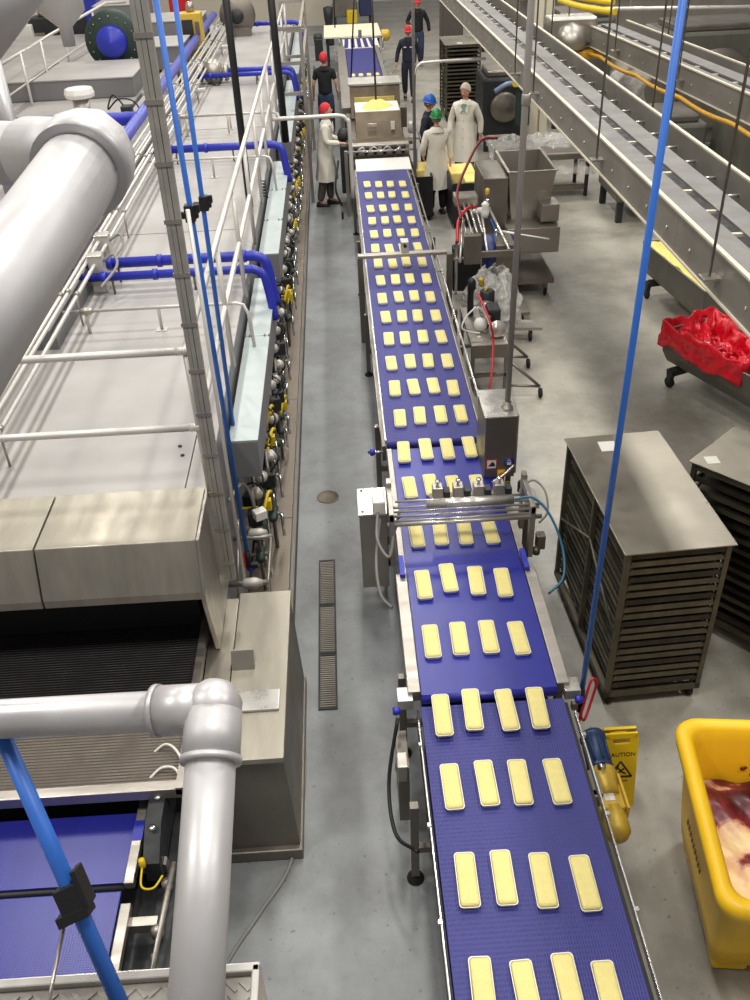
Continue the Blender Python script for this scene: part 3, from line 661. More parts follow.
for x in (.215, 1.285): MB().box(x - .05, x + .05, 3.93, 4.05, .88, .96, .004).build('bearing_block', 'steel_light', B)
MB().box(.33, 1.17, 4.0, 6.8, .66, .72).build('belt_return', 'belt_smooth', B)
MB().tube([(.10, 6.95, .93), (.24, 6.95, .93)], .014, 8).build('shaft', 'chrome', B)
MB().lathe((.12, 6.95, .93), [(.03, 0), (.035, .02), (.02, .05)], 12, (1, 0, 0)).build('tension_knob', 'blue_pipe', B)
for x in (.13, 1.29): MB().lathe((x, 3.88, .93), [(.022, 0), (.028, .02), (.018, .05)], 12, (1, 0, 0)).build('tension_knob', 'blue_pipe', B)
legs(B, (4.3, 6.5), .8)
# near conveyor D
D = empty('conveyor', (.76, 2.5, 0), 'nearest blue ribbed belt conveyor running out at the bottom of the photo', 'conveyor')
beltpart(D, [(.9, .93), (3.90, .93)], 'belt_rib', .31, 1.215)
MB().box(.285, .30, .9, 3.9, .74, .90).build('side_frame', 'black', D); MB().box(1.222, 1.245, .9, 3.9, .74, .89).build('side_frame', 'black', D)
for x in (.285, 1.262): MB().box(x - .004, x + .005, .9, 3.78, .90, .95, .002).build('guide_rail', 'steel_light', D)
b = MB()
for k in range(5):
    y = 1.35 + k * .56
    for s_, x in ((1, .285), (-1, 1.262)): b.box(x - s_ * .008 - .008, x - s_ * .008 + .012, y - .012, y + .012, .925, .955)
b.build('rail_standoffs', 'steel_light', D)
MB().box(.32, 1.2, 1.0, 3.8, .62, .68).build('belt_return', 'belt_rib', D)
legs(D, (1.2, 3.31), .75)
b = MB(); b.tube(bez([(.16, 3.85, .9), (.08, 3.6, .6), (.1, 3.3, .5), (.22, 3.1, .6)]), .012, 6); b.build('drive_cable', 'black', D)
MB().box(.13, .2, 3.5, 3.62, .72, .86, .01).lathe((.12, 3.55, .8), [(.02, 0), (.04, .02), (.04, .05)], 12, (1, 0, 0)).build('air_valve', 'steel', D)
MB().box(.14, .21, 3.6, 3.9, .2, .72).build('floor_guard', 'steel_dark', D)

# ------------------------------------------------ pastries
rows = [[(0.43, 15.14), (0.62, 15.11), (0.81, 15.09), (1.01, 15.06)], [(0.43, 14.52), (0.62, 14.51), (0.8, 14.51), (1.01, 14.46)], [(0.43, 13.85), (0.62, 13.84), (0.81, 13.85), (1.01, 13.82)],
 [(0.43, 13.27), (0.62, 13.27), (0.8, 13.28), (1.01, 13.22)], [(0.43, 12.68), (0.62, 12.7), (0.81, 12.69), (1.01, 12.65)], [(0.42, 12.1), (0.61, 12.07), (0.8, 12.07), (1.0, 12.08)],
 [(0.43, 11.53), (0.62, 11.5), (0.8, 11.54), (1.01, 11.5)], [(0.43, 10.93), (0.62, 10.94), (0.8, 10.94), (1.01, 10.91)], [(0.42, 10.35), (0.62, 10.38), (0.81, 10.38), (1.0, 10.32)],
 [(0.43, 9.8), (0.62, 9.8), (0.8, 9.79), (1.01, 9.76)], [(0.43, 9.21), (0.61, 9.21), (0.81, 9.22), (1.01, 9.19)], [(0.42, 8.61), (0.62, 8.63), (0.81, 8.62), (1.01, 8.59)],
 [(0.42, 8.05), (0.61, 8.06), (0.81, 8.06), (1.0, 7.99)], [(0.43, 7.45), (0.62, 7.48), (0.82, 7.48), (1.01, 7.47)], [(0.42, 6.82), (0.62, 6.85), (0.81, 6.83), (1.01, 6.84)],
 [(0.43, 6.28), (0.61, 6.3), (0.8, 6.26), (1.0, 6.25)], [(0.43, 5.62), (0.62, 5.63), (0.81, 5.62), (1.01, 5.61)], [(0.43, 5.02), (0.62, 5.08), (0.82, 5.03), (1.01, 4.99)],
 [(0.43, 4.43), (0.62, 4.44), (0.82, 4.44), (1.02, 4.41)], [(0.43, 3.76), (0.62, 3.79), (0.83, 3.77), (1.02, 3.77)], [(0.43, 3.25), (0.63, 3.26), (0.82, 3.25), (1.03, 3.24)],
 [(0.44, 2.67), (0.63, 2.67), (0.83, 2.64), (1.04, 2.61)], [(0.44, 2.11), (0.64, 2.08), (0.84, 2.1), (1.02, 2.05)], [(0.43, 1.5), (0.63, 1.52), (0.83, 1.5), (1.03, 1.49)]]
def rrect(w, l, r, z, n=5):
    out = []; r = min(r, w * .8, l * .8)
    for cx, cy, a0 in ((w - r, l - r, 0), (-w + r, l - r, PI / 2), (-w + r, -l + r, PI), (w - r, -l + r, 1.5 * PI)):
        for k in range(n): t = a0 + PI / 2 * k / (n - 1); out.append(Vector((cx + r * math.cos(t), cy + r * math.sin(t), z)))
    return out
def pastry_variant(seed):
    rnd = random.Random(seed)
    t = MB(); t.loft([rrect(.048, .150, .018, .0), rrect(.055, .158, .02, .026), rrect(.051, .154, .018, .026), rrect(.045, .146, .016, .006)])
    ph = rnd.uniform(0, 6); dx = rnd.uniform(-.003, .003)
    def R_(s, z, bul=0):
        o = rrect(.050 * s, .152 * s, .016, z)
        return [Vector((p.x + dx + .0022 * math.sin(p.y * 40 + ph), p.y, p.z + .002 * math.sin(p.y * 30 + ph))) for p in o]
    f = MB(); f.loft([R_(.9, .006), R_(.985, .022), R_(.96, .031), R_(.86, .035), R_(.5, .036), R_(.2, .036)], smooth=True)
    return t, f
variants = []
for v in range(6):
    t, f = pastry_variant(v)
    r = bpy.data.objects.new('pastry', None); r.empty_display_size = .05; col.objects.link(r)
    t.build('paper_tray', 'paper', r, local=True); f.build('filling', 'pastry', r, local=True)
    variants.append([r, False])
lane = ['leftmost', 'second from left', 'third from left', 'rightmost']
ordn = ['first', 'second', 'third', 'fourth', 'fifth', 'sixth', 'seventh', 'eighth', 'ninth', 'tenth', 'eleventh', 'twelfth', 'thirteenth', 'fourteenth', 'fifteenth', 'sixteenth', 'seventeenth', 'eighteenth', 'nineteenth', 'twentieth', 'twenty-first', 'twenty-second', 'twenty-third', 'twenty-fourth']
rn = random.Random(11)
vis = rows[:-1]
for i, row in enumerate(vis):
    fromb = len(vis) - i
    for j, (x, y) in enumerate(row):
        v = variants[rn.randrange(6)]
        if not v[1]: o = v[0]; v[1] = True
        else: o = copy_tree(v[0])
        z = .98 if y > 7.0 else (.945 if y > 5.26 else (.972 if y > 3.9 else .93))
        k = (z - .96) / (H - .96)
        x2, y2 = x * (1 - k), y * (1 - k)
        if y2 < 7.0 and y > 6.4: z = .945
        rx = 0
        if 3.72 < y < 3.9: z = .955; rx = math.radians(4)
        if 6.7 < y < 7.0: z = .962; rx = math.radians(3)
        o.location = (x2, y2, z + .001); o.rotation_euler = (rx, 0, rn.uniform(-.035, .035))
        if i <= 10: wh = '%s row from the far belt end' % ordn[i]
        else: wh = '%s row from the photo bottom' % ordn[fromb - 1]
        tag(o, 'yellow pastry, %s in the %s' % (lane[j], wh), 'pastry', 'yellow pastries on the blue belts')
for v in variants:
    if not v[1]:
        for ch in list(v[0].children): bpy.data.objects.remove(ch)
        bpy.data.objects.remove(v[0])

# ------------------------------------------------ roller bridge over B
rb = empty('roller_bridge', (.78, 5.7, .95), 'stainless roller and nozzle bridge spanning the middle blue belt', 'roller bridge')
for x in (.235, 1.31):
    MB().box(x - .02, x + .02, 5.48, 5.55, .80, 1.28, .003).build('side_post', 'steel', rb)
    MB().box(x - .02, x + .02, 5.85, 5.92, .80, 1.33, .003).build('side_post', 'steel', rb)
    MB().box(x - .018, x + .018, 5.48, 5.92, 1.22, 1.29, .003).build('side_plate', 'steel', rb)
for (py, xa, xb, r, z) in ((498.7, .27, 1.24, .010, 1.30), (504.6, .22, 1.34, .010, 1.26), (509, .24, 1.40, .009, 1.24), (513.5, .24, 1.34, .011, 1.22), (518, .24, 1.32, .009, 1.2), (521.5, .2, 1.38, .018, 1.18)):
    y = at(450, py, z).y
    MB().tube([(xa, y, z), (xb, y, z)], r, 12).build('cross_bar', 'steel_light', rb)
y = at(470, 502, 1.34).y
MB().tube([(.50, y, 1.34), (1.16, y, 1.34)], .034, 18).build('main_roller', 'steel_light', rb)
yb = at(470, 488, 1.36).y
MB().box(.54, 1.14, yb - .03, yb + .03, 1.27, 1.31).build('nozzle_rail', 'steel_dark', rb)
for k in range(4):
    x = .60 + k * .158
    n = MB().box(x - .04, x + .04, yb - .045, yb + .045, 1.30, 1.40, .008).build('nozzle_block', 'steel', rb)
    MB().lathe((x, yb, 1.40), [(.012, 0), (.012, .03), (.02, .035), (.02, .045), (.001, .046)], 10).build('nozzle_screw', 'chrome', n)
    MB().box(x + .045, x + .095, yb - .04, yb + .04, 1.29, 1.36, .004).build('spacer_block', 'dark', rb)
MB().tube(bez([(1.02, yb, 1.40), (1.12, yb + .02, 1.46), (1.2, yb + .1, 1.48)]), .008, 6).build('spray_tube', 'steel_light', rb)
# left drive on bridge
MB().box(.10, .2, 5.72, 5.92, 1.12, 1.24, .01).build('drive_cap', 'white', rb)
MB().tube(bez([(.14, 5.75, 1.15), (.12, 5.5, 1.05), (.2, 5.4, .95), (.25, 5.5, 1.1), (.3, 5.6, 1.22)]), .012, 8).tube(bez([(.15, 5.7, 1.1), (.1, 5.4, .9), (.12, 5.2, .75), (.2, 5.1, .7)]), .012, 8).build('flex_hose', 'cable', rb)
MB().tube(bez([(1.17, y, 1.34), (1.3, y - .02, 1.36), (1.42, y - .1, 1.25), (1.5, y - .25, 1.05), (1.48, y - .42, .9), (1.36, y - .5, .82)]), .010, 8).build('air_hose', mat('teal_hose', (52, 110, 140), .4), rb)
# left motor cabinet
k = empty('motor_box', (.1, 6.08, .25), 'small stainless box hung on the left side of the roller bridge', 'cabinet')
MB().box(-.01, .215, 5.91, 6.27, .22, .98, .004).build('box_body', 'steel', k)
MB().box(-.02, .222, 5.9, 6.28, .98, 1.0, .004).build('box_lid', 'steel_light', k)
MB().box(.2, .245, 6.0, 6.1, .6, .7).build('bracket', 'steel_dark', k)
b = MB()
for q in ((.02, 5.94), (.19, 5.94), (.02, 6.24), (.19, 6.24)): b.lathe((q[0], q[1], 1.0), [(.009, 0), (.009, .006), (.001, .007)], 8)
b.build('screws', 'dark', k)
# right operator panel of bridge
k = empty('operator_panel', (1.36, 5.9, .8), 'small sloped operator panel right of the roller bridge', 'control panel')
MB().box(1.30, 1.42, 5.76, 6.0, 1.06, 1.10, .006, Matrix.Rotation(.0, 3, 'Z')).build('panel_plate', 'steel_light', k)
MB().box(1.33, 1.38, 5.85, 5.9, .0, 1.06).build('panel_post', 'steel_dark', k)
MB().lathe((1.31, 6.02, 1.06), [(.02, 0), (.02, .09), (.014, .1), (.001, .1)], 12).build('knob', 'black', k)
MB().tube(bez([(1.31, 5.98, 1.1), (1.42, 6.05, 1.14), (1.5, 5.95, 1.1), (1.5, 5.8, 1.0), (1.42, 5.72, .95)]), .009, 8).build('panel_cable', 'cable', k)
MB().box(1.36, 1.43, 5.5, 5.58, .85, .98, .01).lathe((1.36, 5.5, .82), [(.03, 0), (.03, .05), (.01, .06)], 12).build('air_regulator', 'steel_dark', k)

# control cabinet w/ labels
cc = empty('control_cabinet', (1.22, 6.6, 1.0), 'tall stainless control cabinet with a red switch right of the blue belt', 'control cabinet')
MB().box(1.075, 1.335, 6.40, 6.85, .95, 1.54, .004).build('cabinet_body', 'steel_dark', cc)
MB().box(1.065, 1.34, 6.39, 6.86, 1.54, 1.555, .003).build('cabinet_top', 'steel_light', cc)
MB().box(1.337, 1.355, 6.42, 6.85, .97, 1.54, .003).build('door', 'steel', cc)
for y in (6.5, 6.78): MB().box(1.285, 1.325, y - .02, y + .02, 0, .95).build('leg', 'steel_dark', cc)
YF = 6.40
def front_pt(px, py): q = at(px, py, y=YF); return q.x, q.z
x, z = front_pt(491.5, 464); lb = MB().box(x - .048, x + .048, YF - .004, YF, z - .05, z + .05).build('warning_label', 'red', cc, label='red framed white pictogram label')
MB().box(x - .038, x + .038, YF - .006, YF - .004, z - .04, z + .04).build('label_field', 'white', lb)
MB().prism([(x - .03, YF - .0065, z - .02), (x - .01, YF - .0065, z + .005), (x, YF - .0065, z + .025), (x + .025, YF - .0065, z + .01), (x + .03, YF - .0065, z - .02)], (0, -.001, 0)).build('pictogram', 'dark', lb)
x, z = front_pt(509, 462); lb = MB().lathe((x, YF, z), [(.046, 0), (.046, .004), (.001, .004)], 28, (0, -1, 0)).build('lock_label', 'label_blue', cc, label='round blue padlock label')
MB().box(x - .018, x + .018, YF - .007, YF - .004, z - .026, z + .002).tube([(x - .012, YF - .006, z), (x - .012, YF - .006, z + .016), (x, YF - .006, z + .026), (x + .012, YF - .006, z + .016), (x + .012, YF - .006, z)], .003, 6).build('padlock_symbol', 'white', lb)
x, z = front_pt(501, 472.5); sw = MB().box(x - .035, x + .035, YF - .02, YF, z - .035, z + .035, .008).lathe((x, YF - .02, z), [(.034, 0), (.034, .012), (.001, .013)], 20, (0, -1, 0)).build('switch_base', 'yellow', cc)
MB().lathe((x, YF - .033, z), [(.024, 0), (.024, .02), (.001, .021)], 16, (0, -1, 0)).box(x - .007, x + .007, YF - .065, YF - .05, z - .024, z + .024).build('switch_knob', 'red', sw)
x, z = front_pt(503, 482); MB().box(x - .06, x + .06, YF - .003, YF, z - .006, z + .006).build('yellow_strip', 'yellow', cc)


# red/blue air drop at right of belt
# gearmotor beside near conveyor
gm = empty('gearmotor', (1.42, 3.4, .55), 'ochre gearmotor with slate blue motor hung on the right side of the near belt', 'motor')
MB().lathe((1.43, 3.98, .68), [(.001, 0), (.08, .005), (.095, .03), (.095, .05), (.082, .06), (.082, .26), (.095, .27), (.095, .30)], 20, (0, -1, -.15)).build('motor_body', 'motor_blue', gm)
b = MB()
for k_ in range(9):
    t = k_ * 2 * PI / 9; b.tube([(1.43 + .085 * math.cos(t), 3.90, .675 + .085 * math.sin(t)), (1.43 + .085 * math.cos(t), 3.72, .65 + .085 * math.sin(t))], .007, 5)
b.build('cooling_ribs', 'motor_blue', gm)
MB().lathe((1.43, 3.68, .63), [(.1, 0), (.105, .03), (.09, .12), (.09, .2)], 20, (0, -1, -.1)).box(1.33, 1.52, 3.36, 3.56, .52, .66, .015).lathe((1.44, 3.4, .58), [(.09, 0), (.09, .16), (.06, .2), (.001, .21)], 20, (0, -1, -.1)).build('gear_housing', 'motor_yellow', gm)
MB().lathe((1.41, 3.64, .71), [(.025, 0), (.03, .01), (.03, .04), (.001, .045)], 12).build('oil_cap', 'chrome', gm)
MB().box(1.39, 1.46, 3.42, 3.49, .66, .664).build('rating_label', 'white', gm)
MB().box(1.29, 1.36, 3.4, 3.6, .58, .75).build('mount_bracket', 'steel_dark', gm)
MB().prism([(1.52, 3.34, .5), (1.52, 3.62, .5), (1.52, 3.62, .68), (1.52, 3.34, .68)], (.015, 0, 0)).build('flange_plate', 'motor_yellow', gm)

for ch_ in gm.children:
    ch_.location = (-.03, -.10, 0); ch_.scale = (.88, .88, 1)
# caution sign
sx, sy = 1.635, 3.80
cs = empty('caution_sign', (sx, sy + .12, 0), 'yellow folding wet floor sign reading CAUTION behind the gearmotor', 'sign')
def leaf(y_b, y_t, name):
    zt = .55
    def P(u, v): return Vector((sx + (u - .5) * (.20 + .03 * v), y_b + (y_t - y_b) * v, .0 + zt * v))
    b = MB(); n = Vector((0, zt, -(y_t - y_b))).normalized() * .018
    o_ = [P(0, .0), P(.12, 0), P(.2, .05), P(.8, .05), P(.88, 0), P(1, 0), P(1, .93), P(.97, .99), P(.85, 1), P(.75, 1), P(.75, .99), P(.15, 1), P(.03, .99), P(0, .93)]
    # body below the handle slot and the handle frame around it
    b.prism([P(0, 0), P(.12, 0), P(.2, .05), P(.8, .05), P(.88, 0), P(1, 0), P(1, .86), P(0, .86)], n)
    b.prism([P(0, .86), P(.25, .86), P(.25, .93), P(.03, .99), P(0, .95)], n)
    b.prism([P(.75, .86), P(1, .86), P(1, .95), P(.97, .99), P(.75, .93)], n)
    b.prism([P(.03, .935), P(.97, .935), P(.97, 1), P(.03, 1)], n)
    return b.build(name, 'sign', cs), P, n
lf, P, n = leaf(sy - .06, sy + .10, 'front_leaf')
leaf(sy + .31, sy + .14, 'back_leaf')
rot = math.atan2(.55, .16)
fm = lambda u, v: Matrix.Translation(P(u, v) - n.normalized() * .001 - Vector(cs.location)) @ Matrix.Rotation(rot, 4, 'X')
if True:
    off = -Vector((0, 0, 0))
    nn = Vector((0, .55, -.16)).normalized()
    def TM(u, v): return Matrix.Translation(P(u, v) - nn * .0015 - Vector(cs.location)) @ Matrix.Rotation(rot, 4, 'X')
    text_mesh('lettering', 'CAUTION', .043, 'black', lf, TM(.5, .72))
    text_mesh('lettering', 'WET FLOOR', .018, 'black', lf, TM(.5, .36))
    tri = MB(); 
    def seg(a, b_, w=.006): tri.tube([P(*a) - nn * .001, P(*b_) - nn * .001], w, 6)
    seg((.14, .42), (.86, .42)); seg((.86, .42), (.5, .63)); seg((.5, .63), (.14, .42))
    tri.build('warning_triangle', 'black', lf)
    fig = MB()
    for a, b_ in (((.42, .55), (.5, .50)), ((.5, .50), (.62, .53)), ((.5, .50), (.44, .46)), ((.5, .50), (.66, .46)), ((.42, .55), (.32, .50))): fig.tube([P(*a) - nn * .001, P(*b_) - nn * .001], .005, 6)
    fig.lathe(P(.42, .575) - nn * .001, [(.009, -.002), (.009, .004)], 10, nn)
    fig.build('slipping_figure', 'black', lf)

# ================================================================== SPREADER / hopper machine at far end of A
hm = empty('depositor', (.76, 17.5, 0), 'stainless depositor machine with a dough hopper over the far end of the blue belt', 'depositor')
MB().box(.2, 1.28, 16.5, 20.5, .62, .95).build('machine_bed', 'steel_dark', hm)
MB().prism([(.28, 15.9, .99), (.28, 16.55, 1.02), (.28, 16.55, 1.00), (.28, 15.9, .97)], (.95, 0, 0)).build('discharge_plate', 'white', hm)
MB().box(.22, 1.26, 16.75, 16.95, 1.02, 1.2, .01).build('nozzle_manifold', 'steel', hm)
for k in range(6):
    x = .32 + k * .165
    MB().lathe((x, 16.72, 1.04), [(.012, 0), (.03, .02), (.03, .08), (.05, .11), (.05, .14), (.001, .15)], 10).box(x - .02, x + .02, 16.6, 16.75, 1.02, 1.06).build('nozzle', 'dark', hm)
MB().tube([(.15, 16.65, 1.12), (1.35, 16.65, 1.12)], .018, 8).tube(bez([(.3, 16.62, 1.12), (.42, 16.62, 1.2), (.5, 16.62, 1.12), (.62, 16.62, 1.2), (.74, 16.62, 1.12), (.86, 16.62, 1.2), (.98, 16.62, 1.12), (1.1, 16.62, 1.18)]), .01, 6).build('linkage_bar', 'steel_light', hm)
MB().box(.14, 1.34, 17.0, 17.3, 1.12, 1.18, .01).build('front_shelf', 'hopper_steel', hm)
# hopper
MB().prism([(.34, 17.5, 1.12), (.34, 18.5, 1.12), (.34, 18.6, 1.54), (.34, 17.75, 1.54)], (.84, 0, 0)).build('hopper', 'hopper_steel', hm)
MB().box(.35, 1.17, 17.77, 18.58, 1.535, 1.55).build('hopper_tray', 'white', hm)
MB().box(1.22, 1.36, 18.6, 18.8, 1.05, 1.42, .01).build('gear_box', 'steel_dark', hm)
MB().prism([(.3, 19.8, 1.0), (.3, 20.5, 1.0), (.3, 20.6, 1.58), (.3, 20.0, 1.58)], (1.02, 0, 0)).build('rear_hood', 'hopper_steel', hm)
MB().box(.26, 1.36, 19.95, 20.65, 1.58, 1.63, .01).build('hood_lid', 'graybox', hm)
MB().box(.38, 1.2, 19.86, 19.90, 1.22, 1.38).build('dough_window', 'dough', hm, label='yellow dough showing in the front opening')
MB().box(.98, 1.05, 17.48, 17.5, 1.28, 1.42).build('notice_plate', 'white', hm)
MB().box(.55, .72, 17.44, 17.5, 1.36, 1.4).build('maker_plate', 'steel_light', hm)
for x in (.12, 1.36): MB().box(x - .03, x + .03, 16.6, 16.66, 0, 1.15).build('leg', 'steel', hm); MB().box(x - .03, x + .03, 20.2, 20.26, 0, 1.0).build('leg', 'steel', hm)
MB().box(.02, .2, 17.0, 18.0, .3, 1.15, .02).lathe((.1, 17.4, 1.15), [(.1, 0), (.12, .1), (.08, .2), (.001, .22)], 14).build('side_drive', 'dark', hm)
MB().tube(bez([(-.02, 17.0, .9), (-.1, 16.7, .5), (0, 16.6, .2)]), .02, 8).build('drive_hose', 'black', hm)
MB().lathe((.0, 16.5, 0), [(.001, -.02), (.06, -.02), (.06, .02), (.001, .02)], 14, (1, 0, 0)).build('caster', 'rubber', hm)
for o_ in [o_ for o_ in hm.children if o_.name.startswith('caster')]: o_.location.z += .06
MB().lathe((1.36, 17.5, 1.2), [(.05, 0), (.07, .03), (.07, .16), (.04, .2), (.001, .2)], 12).tube([(1.3, 17.2, 1.2), (1.5, 17.2, 1.15), (1.5, 18.2, 1.15)], .02, 6).build('side_fittings', 'graybox', hm)
def lump(name, cx, cy, z, rx, ry, h, m, lab, cat, seed=0, parent=None, group=None):
    rnd = random.Random(seed); ph = [rnd.uniform(0, 6) for _ in range(4)]
    def f(u, v):
        a = 2 * PI * u; r = v
        hh = h * (1 - r ** 2.2) * (1 + .25 * math.sin(3 * a + ph[0]) * r + .15 * math.sin(7 * r + ph[1]))
        k = 1 + .1 * math.sin(2 * a + ph[2]) + .06 * math.sin(5 * a + ph[3])
        return Vector((cx + rx * r * k * math.cos(a), cy + ry * r * k * math.sin(a), z + max(0, hh)))
    b = MB(); b.grid(f, 28, 8); bmesh.ops.remove_doubles(b.bm, verts=b.bm.verts, dist=1e-5)
    o = b.build(name, m, parent)
    if parent is None: tag(o, lab, cat, group)
    return o
lump('dough_pile', .76, 18.12, 1.55, .28, .30, .11, 'dough', 'heap of yellow dough lying in the depositor hopper', 'dough', 2)
# far conveyor with four pastries and dough sheeter
F_ = empty('conveyor', (.76, 25, 0), 'farthest blue belt conveyor between the depositor and the striped dough table', 'conveyor')
beltpart(F_, [(20.7, .97), (28.6, .97)], 'belt_rib', .36, 1.18)
MB().box(.12, .34, 20.7, 28.8, .75, 1.02).build('side_frame', 'steel', F_); MB().box(1.2, 1.3, 20.7, 28.8, .75, 1.0).build('side_frame', 'steel', F_)
for x in (.2, 1.25):
    for y in (21.5, 25, 28.3): MB().box(x - .03, x + .03, y - .03, y + .03, 0, .76).build('leg', 'steel_dark', F_)
for z in (1.12,):
    for y in (22.2, 24.0, 26.0, 27.6): MB().tube([(.12, y, 1.0), (.05, y, z), (.05, y + .2, z)], .012, 6).tube([(1.3, y, .98), (1.42, y, z)], .012, 6).build('rail_post', 'steel', F_)
for j, x in enumerate((.46, .66, .86, 1.06)):
    o = copy_tree(variants[0][0]); o.location = (x, at(370, 75, .98).y, .971); o.rotation_euler = (0, 0, 0)
    tag(o, 'small yellow pastry behind the depositor hood on the farthest blue belt, ' + lane[j], 'pastry', 'yellow pastries on the farthest belt')
st = empty('striped_table', (.8, 30, 0), 'far dough table with blue belt strips and a pale sheet of dough', 'dough table')
MB().box(.3, 1.35, 28.7, 32.2, .7, .95).build('table_body', 'steel', st)
MB().box(.3, 1.35, 28.75, 30.6, .95, .965).build('table_top', 'white', st)
for j in range(5):
    def f(u, v, j=j):
        x0 = .38 + .2 * j; return Vector((x0 + .055 * (2 * u - 1) * (1 + .0 * v) + (.02 - .03 * j) * 0 + .05 * math.sin(v * 1.4) * (2 - j) * .5, 28.8 + 1.9 * v, .972))
    MB().grid(f, 1, 8).build('belt_strip', 'belt_rib', st, solid=.01)
MB().prism([(-.25, 30.5, .99), (-.25, 33.0, .99), (-.25, 33.0, 1.03), (-.25, 30.5, 1.03)], (1.75, 0, 0)).build('dough_sheet', 'palebelt', st)
for x in (-.15, 1.4):
    for y in (30.7, 32.8): MB().box(x - .04, x + .04, y - .04, y + .04, 0, .98).build('leg', 'dark', st)
MB().lathe((1.5, 30.6, 1.0), [(.14, 0), (.16, .03), (.16, .2), (.1, .26), (.001, .27)], 18, (1, 0, 0)).build('side_motor', 'motor_yellow', st)
MB().lathe((-.3, 30.6, 1.0), [(.1, 0), (.14, .03), (.14, .2), (.1, .26), (.001, .27)], 18, (-1, 0, 0)).box(-.55, -.3, 30.4, 30.9, .4, 1.0, .02).build('side_motor', 'dark', st)
MB().tube([(.2, 28.9, 1.2), (1.45, 28.9, 1.2)], .02, 8).box(.75, .85, 28.85, 28.95, 1.2, 1.4).tube([(.2, 28.9, .9), (.2, 28.9, 1.2)], .02, 6).tube([(1.45, 28.9, .9), (1.45, 28.9, 1.2)], .02, 6).build('cross_rail', 'steel', st)
fc = empty('far_cart', (.5, 39, 0), 'dark grey machine cabinet with a yellow bin at the far end of the hall', 'machine')
a = at(334, 22, y=39); c_ = at(370, 2, y=39)
MB().box(a.x, a.x + .9, 39, 40, .5, 1.9, .03).build('housing', 'steel_dark', fc)
MB().box(a.x + 1.0, a.x + 1.5, 39, 40, .5, 1.8, .03).build('motor_housing', mat('dark_blue_housing', (40, 46, 84), .5), fc)
for x in (a.x + .05, a.x + 1.4): MB().box(x - .05, x + .05, 39.1, 39.2, 0, 2.2).build('upright', 'dark', fc)
MB().box(a.x + .5, a.x + .9, 38.7, 39, .3, .75, .03).build('yellow_bin', 'yellow', fc)
x = at(329, 25, y=36).x
tag(MB().lathe((x, 36, 0), [(.14, 0), (.16, .1), (.1, .5), (.16, .9), (.18, 1.2), (.001, 1.25)], 14).build('pedestal_scale', 'dark'), 'dark pedestal unit by the back wall corner', 'equipment')

# ================================================================== PEOPLE
def skin_bm(verts, edges, radii, sub=2, root=0):
    me = bpy.data.meshes.new('s'); me.from_pydata([Vector(v) for v in verts], edges, []); o = bpy.data.objects.new('s', me); col.objects.link(o)
    md = o.modifiers.new('skin', 'SKIN'); md.use_smooth_shade = True
    for i, r in enumerate(radii):
        sv = me.skin_vertices[0].data[i]; sv.radius = r if isinstance(r, tuple) else (r, r); sv.use_root = (i == root)
    s2 = o.modifiers.new('sub', 'SUBSURF'); s2.levels = sub; s2.render_levels = sub
    dg = bpy.context.evaluated_depsgraph_get(); dg.update()
    m2 = bpy.data.meshes.new_from_object(o.evaluated_get(dg)); bpy.data.objects.remove(o)
    b = MB(); b.bm.from_mesh(m2); bpy.data.meshes.remove(m2)
    for f in b.bm.faces: f.smooth = True
    return b
class G:
    def __init__(s): s.v = []; s.e = []; s.r = []
    def add(s, p, r, prev=None):
        s.v.append(tuple(p)); s.r.append(r); i = len(s.v) - 1
        if prev is not None: s.e.append((prev, i))
        return i
def head_mesh(b, c, hs=1.06):
    """sculpted head centred at c, facing -Y"""
    def f(u, v):
        a = 2 * PI * u; t = PI * v
        x = math.sin(t) * math.sin(a); y = -math.sin(t) * math.cos(a); z = math.cos(t)
        X = .074 * x; Y = .093 * y; Z = .115 * z
        if z < -.1:
            k = (-.1 - z) / .9; X *= 1 - .32 * k; Y = Y * (1 - .18 * k) - .012 * k
        if y < -.6 and abs(x) < .28:
            n = math.exp(-((z + .12) / .16) ** 2) * math.exp(-(x / .13) ** 2); Y -= .024 * n
            Y += .007 * math.exp(-((z - .08) / .1) ** 2)
            Y -= .006 * math.exp(-((z + .42) / .07) ** 2)
        if y < -.5:
            for sgn in (-1, 1): Y += .010 * math.exp(-(((z - .06) / .1) ** 2 + ((x - sgn * .36) / .15) ** 2))
        for sgn in (-1, 1):
            X += sgn * .016 * math.exp(-(((z + .02) / .16) ** 2 + ((y - .05) / .14) ** 2)) * (1 if x * sgn > .5 else 0)
        return Vector(c) + Vector((X, Y, Z)) * hs
    b.grid(f, 32, 24)
    bmesh.ops.remove_doubles(b.bm, verts=b.bm.verts, dist=1e-5)
